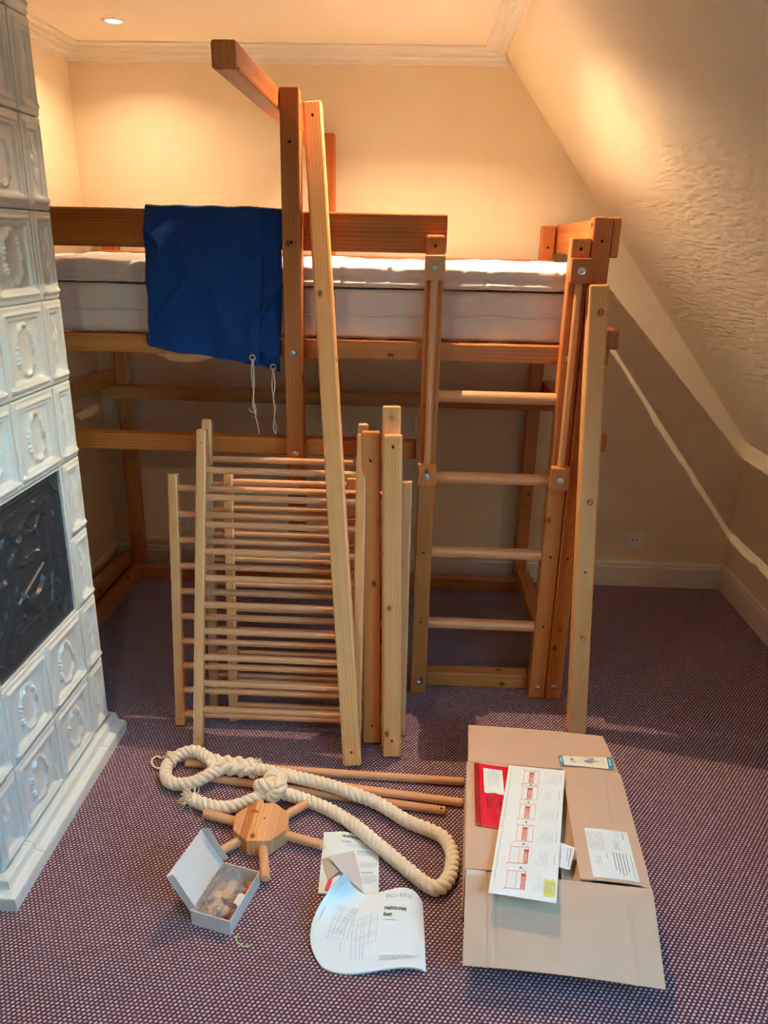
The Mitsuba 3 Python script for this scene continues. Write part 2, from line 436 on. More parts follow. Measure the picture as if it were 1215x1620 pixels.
slab = trimesh.creation.extrude_polygon(poly, ROOF, engine='earcut')
base = np.array([XR, 0, KNEE])
def on_slope(a, y, out=0.):
    return base + sdir * a + np.array([0, y, 0]) - snrm * out
slab.vertices = np.array([on_slope(a, y, o) for a, y, o in slab.vertices]); slab.fix_normals()
struct('wall_slope', slab, 'wallpaper', 'sloping cream papered roof wall on the right', 'wall')
# roof window in the slope (right of the camera, outside the frame)
def slope_bar(a0, a1, y0, y1, o0, o1):
    m = bx(a0, a1, y0, y1, o0, o1); m.vertices = np.array([on_slope(a, y, o) for a, y, o in m.vertices]); m.fix_normals(); return m
fr = [slope_bar(WA0, WA0 + .05, WY0, WY1, .30, .37), slope_bar(WA1 - .05, WA1, WY0, WY1, .30, .37),
      slope_bar(WA0, WA1, WY0, WY0 + .05, .30, .37), slope_bar(WA0, WA1, WY1 - .05, WY1, .30, .37)]
struct('window_1', cat(fr), 'white_trim', 'white framed roof window in the slope beside the camera', 'window')
pane = trimesh.Trimesh([on_slope(a, y, .335) for a, y in ((WA0 + .05, WY0 + .05), (WA1 - .05, WY0 + .05), (WA1 - .05, WY1 - .05), (WA0 + .05, WY1 - .05))], [[0, 1, 2], [0, 2, 3]], process=False)
part('window_1', 'pane', pane, 'window_glass')
# skirting boards
bprof = [(0, 0), (.014, 0), (.014, .098), (.011, .105), (.011, .111), (.014, .114), (.012, .122), (.005, .127), (0, .127)]
struct('baseboard_back', prism(bprof, XL, XR, lambda o, h, a: (a, YB - o, h), 1, -1), 'white_trim', 'white moulded skirting board along the back wall', 'baseboard')
struct('baseboard_right', prism(bprof, YF, YB, lambda o, h, a: (XR - o, a, h), 0, -1), 'white_trim', 'white moulded skirting board along the knee wall', 'baseboard')
struct('baseboard_left', prism(bprof, 2.13, YB, lambda o, h, a: (XL + o, a, h), 0, -1), 'white_trim', 'white moulded skirting board along the left wall', 'baseboard')
# cornice
cprof = [(0, -.060), (.009, -.060), (.010, -.046), (.022, -.042), (.026, -.034), (.027, -.026), (.043, -.021), (.046, -.012), (.066, -.010), (.072, -.006), (.072, 0), (0, 0)]
struct('trim_1', prism(cprof, XL, SX + .03, lambda o, h, a: (a, YB - o, CEIL + h), 1, -.6), 'white_trim', 'white stepped cornice along the back wall', 'cornice')
struct('trim_2', prism(cprof, YF, YB, lambda o, h, a: (XL + o, a, CEIL + h), 0, -1), 'white_trim', 'white stepped cornice along the left wall', 'cornice')
cprof2 = [(o, h) for o, h in cprof]
struct('trim_3', prism([(-.03, -.003), (.0, -.030), (.008, -.024), (.016, -.024), (.022, -.017), (.034, -.017), (.040, -.010), (.062, -.010), (.068, -.004), (.068, 0), (-.03, 0)], YF, YB, lambda o, h, a: (SX - o, a, CEIL + h), 0, -1), 'white_trim', 'white stepped cornice where the slope meets the ceiling', 'cornice')

# ------------------------------------------------------------------ ceiling spotlights
for i, (lx, ly, pw) in enumerate(LAMPS):
    t = thing('ceiling_spotlight', ['recessed ceiling spotlight shining above the left end of the bed', 'recessed ceiling spotlight above the front of the bed, out of the frame', 'unseen ceiling spotlight added in front of the stove as warm fill light'][i], 'spotlight')
    part(t, 'ring', lathe([(.026, 0), (.028, .004), (.036, .005), (.041, .003), (.043, 0)], (lx, ly, CEIL), (0, 0, -1), 28), 'white_enamel', 40)
    lens = trimesh.creation.cylinder(.026, .002, sections=28); lens.apply_translation((lx, ly, CEIL - .0015))
    k = part(t, 'lens', lens, 'white_enamel')
    scene[k]['emitter'] = {'type': 'area', 'radiance': {'type': 'rgb', 'value': (WARM * max(pw, 2.) * 22 * np.array([1, 1.05, 1.15])).tolist()}}
    scene[f'lamp_beam_{i}'] = {'type': 'spot', 'to_world': T().look_at(origin=[lx, ly, CEIL - .012], target=[lx, ly, 0], up=[0, 1, 0]),
                               'cutoff_angle': 68., 'beam_width': 26., 'intensity': {'type': 'rgb', 'value': (WARM * pw).tolist()}}

# ------------------------------------------------------------------ wall sockets
def socket(cx, cz, label):
    t = thing('wall_socket', label, 'socket', 'sockets on the back wall')
    s = .040
    fr_ = m3.Manifold.hull_points(np.array([(sx * (s - .004), sy * (s - .004), 0) for sx in (-1, 1) for sy in (-1, 1)] + [(sx * s, sy * s, .0) for sx in (-1, 1) for sy in (-1, 1)] + [(sx * (s - .003), sy * (s - .003), .010) for sx in (-1, 1) for sy in (-1, 1)]))
    fr_ = fr_ - m3.Manifold.cylinder(.02, .021, .021, 28).translate((0, 0, .004))
    R = np.array([[1, 0, 0], [0, 0, -1], [0, 1, 0]], float)       # local z -> -y
    def w(m): m.vertices = m.vertices @ R.T + np.array([cx, YB, cz]); return m
    part(t, 'frame', w(man2tri(fr_)), 'socket_plastic')
    ins = trimesh.creation.cylinder(.0205, .004, sections=28); ins.apply_translation((0, 0, .003)); part(t, 'insert', w(ins), 'socket_plastic', 40)
    for q in (-.0095, .0095):
        hl = trimesh.creation.cylinder(.0032, .002, sections=14); hl.apply_translation((q, .003, .0056)); part(t, 'contact_hole', w(hl), 'dark_hole')
    for q in (-1, 1):
        c = bx(-.003, .003, q * .019 - .002, q * .019 + .002, .004, .0085); part(t, 'earth_clip', w(c), 'steel')
socket(1.074, .233, 'white wall socket to the right of the bed above the skirting')
socket(-1.098, .238, 'white wall socket seen through the leaning slatted gates')

# ------------------------------------------------------------------ tiled stove
SXF, SY0, SY1, SZ0, DZ = -.9706, 1.449, 2.124, .0655, .2207
YJ = [1.449, 1.562, 1.787, 2.012, 2.124]
stove = thing('tiled_stove', 'tall white glazed tiled stove with a black cast iron relief plate, left of the bed', 'stove')
ROWS = 10
part(stove, 'core', bx(XL, SXF - .012, SY0 + .012, SY1 - .004, 0, SZ0 + ROWS * DZ), 'grout')
def tile_mesh(W, Hh, kind, n):
    nu, nv = max(8, int(n * W / Hh)), n
    def fn(u, v):
        x, z = u * W, v * Hh
        d = np.minimum(np.minimum(x, W - x), np.minimum(z, Hh - z))
        dv = np.minimum(z, Hh - z)
        h = -.004 * np.clip(1 - d / .003, 0, 1) ** 2
        m0 = .020 if kind == 'wreath' else .018
        bump = lambda q, c, w, a: a * np.exp(-((q - c) / w) ** 2)
        h += bump(d, m0, .0042, .0065) + bump(d, m0 + .012, .0035, .0035)
        h -= .0055 * np.clip((d - m0 - .010) / .010, 0, 1)
        low = np.clip((.045 - z) / .02, 0, 1)
        h += low * bump(z, m0 + .004, .006, .005) * (d > .012)
        if kind == 'wreath':
            px, pz = (u - .5) * W / .040, (v - .5) * Hh / .062
            r = np.hypot(px, pz); th = np.arctan2(pz, px)
            gap = 1 - .85 * np.exp(-((th - .95) / .22) ** 2) - .85 * np.exp(-((th + 2.2) / .22) ** 2)
            rib = .72 + .28 * np.sin(th * 46 + 6 * np.sin(th * 3))
            leaf = 1 + .25 * np.sin(th * 9 + 1.)
            h += .0105 * np.exp(-((r - 1) / .14) ** 2) * gap * rib * leaf
        else:
            px, pz = (u - .5) * W, (v - .5) * Hh
            for cx, cz, a, b, s, amp in ((-.006, .048, .008, .026, .25, .006), (.004, .012, .014, .018, -.2, .007), (-.010, .004, .006, .014, .3, .004), (.012, -.030, .006, .020, -.15, .006), (-.004, -.026, .006, .016, .4, .004)):
                qx = (px - cx) + s * (pz - cz); qz = pz - cz
                h += amp * np.exp(-((qx / a) ** 2 + (qz / b) ** 2) ** 1.5)
        return x, h, z
    m = grid(nu, nv, fn)
    V = np.array(m.vertices); F = np.array(m.faces); N0 = len(V)
    idx = np.arange(N0).reshape(nv, nu); loop = np.r_[idx[0, :-1], idx[:-1, -1], idx[-1, :0:-1], idx[:0:-1, 0]]
    B = V[loop].copy(); B[:, 1] -= .012; S = []
    for i in range(len(loop)):
        j = (i + 1) % len(loop); S += [(loop[i], N0 + j, loop[j]), (loop[i], N0 + i, N0 + j)]
    return trimesh.Trimesh(np.vstack([V, B]), np.vstack([F[:, ::-1], np.array(S)[:, ::-1]]), process=False)
def mk(W, kind, n):
    m = tile_mesh(W - .0024, DZ - .0024, kind, n); m.vertices[:, 0] += .0012; m.vertices[:, 2] += .0012; return m
Wf, Wn = YJ[2] - YJ[1], YJ[1] - YJ[0]
TF, TN = mikit.ply(mk(Wf, 'wreath', 78), 'glazed_tile', smooth=True), mikit.ply(mk(Wn, 'drop', 64), 'glazed_tile', smooth=True)
FW = (SXF - XL - 2 * Wn * 0 - Wn) / 2
TFf, TNf = mikit.ply(mk(FW, 'wreath', 34), 'glazed_tile', smooth=True), mikit.ply(mk(Wn, 'drop', 30), 'glazed_tile', smooth=True)
MY = np.array([[0, 1, 0, 0], [1, 0, 0, 0], [0, 0, 1, 0], [0, 0, 0, 1]], float)      # local x -> y, local y -> x
MYn = MY.copy()
MFx = np.array([[1, 0, 0, 0], [0, -1, 0, 0], [0, 0, 1, 0], [0, 0, 0, 1]], float)    # local y -> -y (front)
def place_tile(d, M, x, y, z):
    A = M.copy(); A[:3, 3] = [x + random.uniform(-.0006, .0006), y, z + random.uniform(-.0004, .0004)]
    scene[num(f'{stove}__tile')] = {**d, 'to_world': T(A.tolist())}
for r in range(ROWS):
    z = SZ0 + r * DZ
    for c in range(4):
        if r in (2, 3) and c in (1, 2): continue
        place_tile(TN if c in (0, 3) else TF, MY, SXF, YJ[c], z)
    for c in range(2): place_tile(TFf, MFx, XL + c * FW, SY0, z)
    place_tile(TNf, MFx, SXF - Wn, SY0, z)
# cast iron plate with a relief: border, shield with a heart-shaped top, crescent, ornament
PY0, PY1, PZ0, PZ1 = YJ[1] + .004, YJ[3] - .012, SZ0 + 2 * DZ + .004, SZ0 + 4 * DZ - .004
def plate_fn(u, v):
    W, Hh = PY1 - PY0, PZ1 - PZ0
    x, z = u * W, v * Hh
    d = np.minimum(np.minimum(x, W - x), np.minimum(z, Hh - z))
    cx, cz = np.minimum(x, W - x), np.minimum(z, Hh - z)
    cd = np.minimum(d, np.hypot(cx - .0, cz - .0) - .045)
    h = .006 * np.exp(-((cd - .016) / .005) ** 2) + .004 * np.exp(-((cd - .030) / .003) ** 2)
    P = np.stack([x * 38, z * 38, 0 * x], -1)
    orn = meshkit.fbm(P, 3, 3); orn2 = meshkit.noise(P * 2.2, 9)
    inner = np.clip((cd - .034) / .01, 0, 1)
    px, pz = x - W * .5, z - Hh * .53
    # shield outline
    top = .105 + .018 * np.cos(px * 70)
    sh = np.maximum(np.abs(px) / (.115 - .25 * np.clip(-pz - .06, 0, .1)), np.where(pz > 0, pz / top, -pz / .145))
    field = np.clip((sh - 1.0) / .06, 0, 1)
    h += inner * (.010 * np.clip(orn - .42, 0, 1) * 2 + .004 * orn2) * field
    h += .007 * np.exp(-((sh - 1.0) / .045) ** 2)
    hr = np.hypot(px / .062, (pz - .055) / .045) - .25 * np.abs(px) / .062
    h += .006 * np.exp(-((hr - .8) / .10) ** 2) * (pz > -.02)
    r1 = np.hypot(px - .005, pz + .055); r2 = np.hypot(px - .005, pz + .020)
    h += .010 * np.clip((.060 - r1) / .006, 0, 1) * np.clip((r2 - .058) / .006, 0, 1)
    h += .007 * np.exp(-((pz + .045 - .35 * px) / .005) ** 2) * (np.abs(px) < .075)
    h += .006 * np.exp(-((pz - .03) / .004) ** 2) * (np.abs(px - .02) < .03)
    h += .007 * np.clip(meshkit.noise(P * 1.6, 21) - .55, 0, 1) * 2.2 * (sh < .95) * (r1 > .062)
    return SXF - .0105 + h, PY0 + x, PZ0 + z
part(stove, 'iron_plate', grid(220, 220, plate_fn), 'cast_iron', True, 'black cast iron plate with raised shield and ornament')
for y0, y1, z0, z1 in ((PY0 - .004, PY0 + .002, PZ0, PZ1), (PY1 - .001, YJ[3], PZ0, PZ1), (PY0, PY1, PZ0 - .004, PZ0 + .002), (PY0, PY1, PZ1 - .002, PZ1 + .004)):
    part(stove, 'plate_frame', bx(SXF - .03, SXF - .003, y0, y1, z0, z1), 'glazed_tile')
# plinth blocks
pprof = [(-.01, 0), (-.01, .0650), (.004, .0650), (.013, .0640), (.019, .060), (.021, .054), (.021, .047), (.024, .041), (.030, .038), (.040, .037), (.046, .034), (.0485, .028), (.049, .0)]
side = lambda o, h, a: (SXF + o, a, h)
front = lambda o, h, a: (a, SY0 - o, h)
for a0, a1, k0 in ((SY0, 1.558, -1), (1.560, 1.995, 0), (1.997, SY1 + .018, 0)):
    part(stove, 'plinth_block', prism(pprof, a0, a1, side, k0, 0), 'glazed_tile', 35)
for a0, a1, k1 in ((XL, -1.232, 0), (-1.230, SXF, 1)):
    part(stove, 'plinth_block', prism(pprof, a0, a1, front, 0, k1), 'glazed_tile', 35)

# ------------------------------------------------------------------ loft bed
bed = thing('loft_bed', 'honey coloured pine loft bed with ladder and swing beam along the back wall', 'loft bed')
P = .057
F0, F1, F2 = 2.431, 2.488, 2.545          # front posts, then front rails
B0, B1, B2 = 3.338, 3.395, 3.452          # back rails, then back posts
X0, XC, XR_ = -1.345, -.413, .510         # left faces of the posts
hole = lambda z, s='-y', o=0.: (z, s, .0048, .035, o)
def post(x, y, z0, z1, holes, w='honey_wood'):
    return wboxz(bed, 'post', w, x, x + P, y, y + P, z0, z1, 'z', .005, holes)
post(X0, F0, 0, 1.96, [])
post(XC, F0, .565, 1.962, [hole(1.82 - .565), hole(1.546 - .565), hole(1.76 - .565, '+x'), hole(.72 - .565)])
post(XR_, F0, 0, 1.635, [hole(1.568), (1.612, '-x', .008, .012), hole(.55), hole(.28)])
post(X0, B1, 0, 1.635, [hole(.755), hole(.27)])
post(XC, B1, .80, 1.962, [hole(1.82)])
post(.504, B1, 0, 1.630, [hole(1.545), hole(.55), hole(.42)])
XE0, XE1 = X0 - .045, XR_ + P + .045
def rail(name, x0, x1, y0, z0, holes=(), w='amber_wood', h=P):
    return wboxz(bed, name, w, x0, x1, y0, y0 + P, z0, z0 + h, 'x', .005, holes)
rail('bed_rail', XE0, XE1, F1, 1.196)
rail('bed_rail', XE0, XE1, B0, 1.196)
rail('lower_rail', XE0, .012, F1, .870, [(z, '-y', .0042, .012) for z in (.52, .855)], 'honey_wood')
rail('lower_rail', XE0, XE1, B0, .870, [], 'honey_wood')
rail('floor_rail', XE0 + .02, XE1 - .02, B0, .0, [], 'honey_wood')
rail('floor_rail', .079, .452, F1, .0, [], 'amber_wood')
# side rails lie on the long rails, outside the end posts
for x in (X0 - P, XR_ + P):
    wboxz(bed, 'side_rail', 'honey_wood', x, x + P, F0 + .003, B2 - .004, 1.253, 1.310, 'y')
    wboxz(bed, 'side_rail', 'honey_wood', x, x + P, F0 + .003, B2 - .004, .9275, .9845, 'y')
    wboxz(bed, 'end_board', 'amber_wood', x if x > 0 else x + .032, x + .024 if x > 0 else x + P, F0 + .002, B2 - .004, 1.522, 1.636, 'y', .006)
wboxz(bed, 'side_rail', 'honey_wood', X0 + .005, X0 + .005 + P, F2 + .01, B0 - .002, .0, .057, 'y')
wboxz(bed, 'side_rail', 'honey_wood', X0 - P + .004, X0 - .001, F0 + .06, B1 - .001, .0575, .1145, 'y')
wboxz(bed, 'side_rail', 'honey_wood', XR_ + P - P, XR_ + P - .001, F2 + .005, B0 - .002, .0575, .1145, 'y')
# guard boards
wboxz(bed, 'guard_board', 'honey_wood', XE0 + .02, .083, F1 + .0005, F1 + .025, 1.522, 1.636, 'x', .005)
wboxz(bed, 'guard_board', 'amber_wood', XE0 + .02, XE1 - .05, B1 - .026, B1 - .001, 1.385, 1.497, 'x', .005)
# slats that carry the mattress
for i in range(13):
    x = -1.20 + i * .138
    wboxz(bed, 'slat', 'beech_wood', x, x + .07, F2 + .001, B0 - .001, 1.222, 1.240, 'y', .003)
# swing beam through the middle posts
wboxz(bed, 'swing_beam', 'honey_wood', XC - P - .0005, XC - .0005, 1.897, B2 - .002, 1.905, 1.962, 'y', .006, [(.09, '-y', .004, .012, .012), (.12, '-y', .004, .012, -.012)])
def bolt(parent, x, y, z, ax=(0, -1, 0), r=.0085):
    prof = [(0, -.002), (r * 1.35, -.002), (r * 1.35, .0008), (r, .001), (r * .92, r * .38), (r * .6, r * .62), (0, r * .72)]
    part(parent, 'bolt', lathe(prof, (x, y, z), ax, 16), 'steel', 35)
xc = XC + P / 2
for z in (1.218, .892): bolt(bed, xc, F0, z)
for x, z in ((.538, .052),): bolt(bed, x, F0, z)
# ladder: uprights, rungs, grab handles
lad = f'{bed}__ladder'
LXL, LXR = (.020, .077), (.451, .508)
def lpart(name, res): pass
wboxz(bed, 'ladder__upright', 'amber_wood', LXL[0], LXL[1], F0, F1 - .001, 0, 1.576, 'z', .007, [hole(1.545), hole(.555), hole(.29)])
wboxz(bed, 'ladder__upright', 'amber_wood', LXR[0], LXR[1], F0, F1 - .001, 0, 1.576, 'z', .005, [hole(1.545), hole(.555), hole(.29)])
for z in (1.089, .818, .550, .276):
    wdowel(bed, 'ladder__rung', 'beech_wood', (LXL[1] - .003, F0 + .030, z), (LXR[0] + .003, F0 + .030, z), .0195, 18)
for x0, x1 in (LXL, LXR):
    xm = (x0 + x1) / 2
    wboxz(bed, 'ladder__handle_block', 'beech_wood' if x0 < .2 else 'honey_wood', x0 - .002, x1 + .002, F0 - .040, F0 - .0005, 1.447, 1.520, 'z', .004)
    wboxz(bed, 'ladder__handle_block', 'amber_wood', x0 - .002, x1 + .002, F0 - .040, F0 - .0005, .805, .880, 'z', .004)
    wdowel(bed, 'ladder__grab_handle', 'beech_wood', (xm, F0 - .022, .876), (xm, F0 - .022, 1.451), .0115, 16)
    bolt(f'{bed}__ladder', xm, F0 - .040, 1.484); bolt(f'{bed}__ladder', xm, F0 - .040, .838)
    bolt(f'{bed}__ladder', xm - .006 if x0 < .2 else xm - .010, F0, 1.222, r=.006)
    bolt(f'{bed}__ladder', xm, F0, .045)

# ------------------------------------------------------------------ mattress and topper
MX0, MX1, MY0, MY1, MZ = -1.285, .558, F2 - .022, B0 - .004, 1.2520
def quilt(Pt, N):
    x, y, z = Pt[:, 0], Pt[:, 1], Pt[:, 2]
    q = .016 * meshkit.noise(np.stack([x * 7, y * 7, z * 9], 1), 4) - .008
    s = np.abs(np.sin((x + .25 * z) * PI / .115))
    q += -.009 * np.exp(-(s / .16) ** 2) * (.4 + .6 * meshkit.noise(np.stack([x * 9, y * 5, z * 20], 1), 6))
    q += -.010 * np.exp(-((z + .005) / .006) ** 2)
    q += .010 * (meshkit.fbm(np.stack([x * 18 + z * 9, y * 22, z * 34 - x * 6], 1), 3, 8) - .5)
    q = np.where(N[:, 2] < -.5, 0., np.where(N[:, 2] > .5, q * .3 - .003, q))
    return q
m = softbox(MX1 - MX0, MY1 - MY0, .157, .020, .0115, quilt); m.apply_translation(((MX0 + MX1) / 2, (MY0 + MY1) / 2, MZ + .004))
mat = thing('mattress', 'thick white quilted mattress lying in the loft bed', 'mattress')
part(mat, 'cover', m, 'quilted_cotton', True)
for y in (MY0 - .0015,):
    Q = np.stack([np.linspace(MX0 + .03, MX1 - .03, 200), np.full(200, y) + .002 * np.sin(np.linspace(0, 60, 200)), MZ + .080 + .002 * np.sin(np.linspace(0, 47, 200))], 1)
    part(mat, 'piping', tube(Q, .003, 6), 'quilted_cotton', True)
def top_q(Pt, N):
    x, y, z = Pt[:, 0], Pt[:, 1], Pt[:, 2]
    q = .042 * (meshkit.fbm(np.stack([x * 7, y * 6, z * 8], 1), 3, 14) - .5)
    q = np.where(N[:, 2] < -.4, q * .15, q)
    a, b = (x + y) / .15, (x - y) / .15
    q -= .006 * (np.exp(-(np.abs(np.sin(a * PI)) / .10) ** 2) + np.exp(-(np.abs(np.sin(b * PI)) / .10) ** 2)) * (z > -.022)
    q += np.where(N[:, 1] < -.3, .006 * np.exp(-((z + .022) / .010) ** 2) - .010 * np.exp(-((z + .006) / .007) ** 2), 0)
    q += .003 * (meshkit.fbm(np.stack([x * 30, y * 30, z * 30], 1), 2, 8) - .5)
    return np.where(N[:, 2] < -.4, np.clip(q, -.003, .001), q)
m = softbox(1.874, MY1 - MY0 + .012, .072, .020, .0115, top_q); m.apply_translation((MX0 + 1.874 / 2 - .004, (MY0 + MY1) / 2, MZ + .1630))
top = thing('mattress_topper', 'puffy white quilted topper lying on the mattress', 'mattress topper')
part(top, 'cover', m, 'quilted_cotton', True)

# ------------------------------------------------------------------ blue cloth over the guard board
cur = thing('curtain', 'dark blue cotton curtain hung over the guard board of the bed', 'curtain')
GB0, GB1, GZ = F1, F1 + .025, 1.636
def drape(x0, x1, xb0, xb1, zb0, zb1, yo, zt, seed, sag, back):
    def fn(u, v):
        # v: 0 at the back hem, over the board top, then down the front
        Lb, Lt = back, .040; zb = zb0 + (zb1 - zb0) * u; Lf = zt - zb
        s = v * (Lb + Lt + Lf)
        y = np.where(s < Lb, GB1 + .004 + yo, 0.); z = np.where(s < Lb, zt - (Lb - s), 0.)
        t = np.clip((s - Lb) / Lt, 0, 1)
        ym = (GB0 + GB1) / 2; ry = (GB1 - GB0) / 2 + .004 + yo
        mid = (s >= Lb) & (s < Lb + Lt)
        y = np.where(mid, ym + ry * np.cos(t * PI), y); z = np.where(mid, zt + .006 * np.sin(t * PI), z)
        fr = s >= Lb + Lt; sf = np.maximum(s - Lb - Lt, 0)
        k = sf / np.maximum(Lf - Lt * 0, .01)
        k = np.clip((s - Lb - Lt) / (Lf), 0, 1)
        xx = (x0 + (x1 - x0) * u) + k ** 1.2 * ((xb0 + (xb1 - xb0) * u) - (x0 + (x1 - x0) * u))
        z = np.where(fr, zt - k * Lf, z)
        Pn = np.stack([xx * 7 + z * 3, z * 5 - xx * 2, 0 * xx + seed], -1)
        wr = meshkit.fbm(Pn, 3, seed) - .5
        rid = 1 - np.abs(2 * meshkit.noise(np.stack([xx * 7 - z * 6, z * 2.5 + xx * 3, 0 * xx + seed * 3], -1), seed + 3) - 1)
        y = np.where(fr, GB0 - .004 - yo - k * sag - np.clip(k * 6, 0, 1) * (.022 * wr + .026 * (rid ** 3)) - .005 * np.sin(xx * 26 + 2 * z) * k, y)
        z = z + .0012 * np.sin(xx * 60 + seed) * (t >= 0) * np.where(mid, 1, 0)
        return xx, y, z
    m = sheet(90, 120, fn, .0016)
    return m
part(cur, 'under_panel', drape(-.520, -.4165, -.510, -.437, 1.172, 1.150, .000, GZ, 5, .001, .10), 'blue_cotton', True)
part(cur, 'front_panel', drape(-.838, -.478, -.850, -.498, 1.222, 1.172, .008, GZ + .003, 2, .004, .12), 'blue_cotton', True)
fold = drape(-.838, -.482, -.856, -.69, 1.226, 1.198, .017, GZ + .004, 3, .004, .06)
bot = tube(catmull([(-.853, F1 - .022, 1.262), (-.852, F1 - .024, 1.232), (-.83, F1 - .025, 1.226), (-.79, F1 - .024, 1.214), (-.74, F1 - .022, 1.205)], 10), np.linspace(.008, .003, 41), 8)
part(cur, 'turned_hem', bot, 'blue_cotton', True)
def eyelet(x, y, z):
    t = np.linspace(0, 2 * PI, 25)[:-1]
    Q = np.stack([x + .0085 * np.cos(t), np.full(24, y), z + .0085 * np.sin(t)], 1); Q = np.vstack([Q, Q[:1]])
    part(cur, 'eyelet', tube(Q, .0028, 8), 'steel', True)
    h = trimesh.creation.cylinder(.0065, .0012, sections=18); h.apply_transform(trimesh.transformations.rotation_matrix(PI / 2, (1, 0, 0))); h.apply_translation((x, y + .0005, z)); part(cur, 'eyelet_hole', h, 'dark_hole')
ye1, ye2 = F1 - .054, F1 - .030
eyelet(-.516, ye1, 1.199); eyelet(-.455, ye2, 1.167)
def cord(pts, y):
    Q = catmull([(x, y + d, z) for x, z, d in pts], 10)
    part(cur, 'cord', tube(Q, .0019, 6), 'white_string', True)
cord([(-.516, 1.199, .004), (-.516, 1.189, -.004), (-.520, 1.15, -.003), (-.516, 1.10, -.003), (-.5165, 1.06, -.003), (-.510, 1.035, -.003), (-.512, 1.01, -.003), (-.506, .985, -.003), (-.503, .963, -.003), (-.5045, .952, -.003)], ye1)
cord([(-.514, 1.192, -.002), (-.512, 1.15, -.005), (-.514, 1.09, -.006), (-.520, 1.055, -.005), (-.514, 1.03, -.006), (-.5095, 1.025, -.007), (-.520, 1.024, -.006), (-.530, 1.032, -.006), (-.533, 1.040, -.006)], ye1)
cord([(-.455, 1.167, .004), (-.455, 1.155, -.004), (-.460, 1.12, -.003), (-.458, 1.08, -.003), (-.4525, 1.04, -.003), (-.455, 1.00, -.003), (-.448, .97, -.003), (-.452, .948, -.003)], ye2)
cord([(-.454, 1.158, -.002), (-.450, 1.11, -.005), (-.456, 1.07, -.006), (-.453, 1.045, -.006), (-.446, 1.043, -.006), (-.450, 1.03, -.007), (-.4555, 1.0, -.006), (-.458, .97, -.006), (-.452, .950, -.005)], ye2)

# ------------------------------------------------------------------ slatted gates leaning against the bed
def gate(label, y0, s, xl, xr, L, rz, wood_key, w=.032, d=.027):
    t = thing('slatted_gate', label, 'slatted gate', 'slatted gates leaning on the bed')
    n = unit((0, s, 1)); dn = np.cross((1, 0, 0), n); dn = -dn if dn[1] < 0 else dn      # dn: through the thickness, away from us
    off = dn * d / 2
    for (x0, x1) in (xl, xr):
        c0 = np.array([(x0[0] + x0[1]) / 2, y0, 0]) + off; c1 = np.array([(x1[0] + x1[1]) / 2, y0, 0]) + n * L + off
        c0[2] += .0; lift = d * abs(dn[2]) * .0
        wbeam(t, 'stile', wood_key, c0 + n * 0.004, c1, w, d, (1, 0, 0), .005, [(L * .955, '-y', .0025, .01), (L * .03, '-y', .0025, .01)])
    for z in rz:
        q = z / n[2]; k = q / L
        lx = (xl[0][1]) * (1 - k) + xl[1][1] * k; rx = xr[0][0] * (1 - k) + xr[1][0] * k
        c = np.array([0, y0, 0]) + n * q + off
        wdowel(t, 'rung', 'beech_wood', c + [lx - .004, 0, 0], c + [rx + .004, 0, 0], .0108, 12)
    return t
def st(c): return (c - .016, c + .016)
gate('tall pale slatted gate foremost in the stack leaning on the bed', 2.054, .25, (st(-.660), st(-.6565)), (st(-.150), st(-.157)), 1.026, [.125 + .083 * k for k in range(10)], 'pale_wood')
gate('shorter wide slatted gate whose left stile stands farthest left', 2.165, .18, (st(-.750), st(-.763)), (st(-.009), st(-.013)), .856, [.043 + .0838 * k for k in range(10)], 'pale_wood')
gate('short narrow slatted gate hidden behind the rungs of the wider gates', 2.203, .174, (st(-.578), st(-.592)), (st(-.190), st(-.192)), .85, [.060 + .0836 * k for k in range(10)], 'pale_wood')
gate('tallest slatted gate at the back of the stack, touching the bed post', 2.277, .118, (st(-.664), st(-.665)), (st(-.162), st(-.160)), 1.012, [.125 + .0835 * k for k in range(10)], 'pale_wood')

# ------------------------------------------------------------------ loose beams leaning against the bed
def loose(label, foot, topx, L, s, w, d, wood_key, holes, r=.006):
    t = solid_key = num('wooden_beam')
    n0 = np.array([0, s, 1.]) / math.hypot(1, s)
    dxl = (topx - foot[0]) / L; n = unit(n0 * math.sqrt(max(1e-6, 1 - dxl * dxl)) + np.array([dxl, 0, 0]))
    dn = unit(np.cross(n, (1, 0, 0))); dn = dn if dn[1] > 0 else -dn
    p0 = np.array([foot[0], foot[1], 0.002]) + dn * d / 2
    m, uv = beam(p0, p0 + n * L, w, d, (1, 0, 0), r, holes)
    m.vertices[:, 2] -= min(0, m.vertices[:, 2].min())
    scene[t] = mikit.ply(m, wood_key, uv=uv)
    labels[t] = {'label': label, 'category': 'beam'}
    return t
loose('long pale pine beam leaning diagonally across the gates to the centre post', (-.155, 1.988), -.330, 2.008, .270, .057, .038, 'pine_wood', [(1.965, '-y', .0045, .03), (.045, '-y', .0045, .03), (1.08, '-x', .006, .006)])
loose('short pale beam with dark knots leaning foremost beside the gates', (-.033, 2.044), -.060, 1.022, .200, .057, .045, 'pine_wood', [(.985, '-y', .0048, .03), (.055, '-y', .0048, .03)])
loose('pale beam with a large countersunk hole peeking up behind the knotty beam', (-.040, 2.0935), -.068, 1.098, .200, .057, .042, 'pale_wood', [(1.06, '-y', .011, .008), (1.06, '-y', .0045, .02)])
loose('orange brown beam leaning between the diagonal beam and the knotty beam', (-.101, 2.112), -.131, 1.015, .185, .057, .045, 'amber_wood', [(.925, '-y', .0048, .03), (.06, '-y', .0048, .03)])
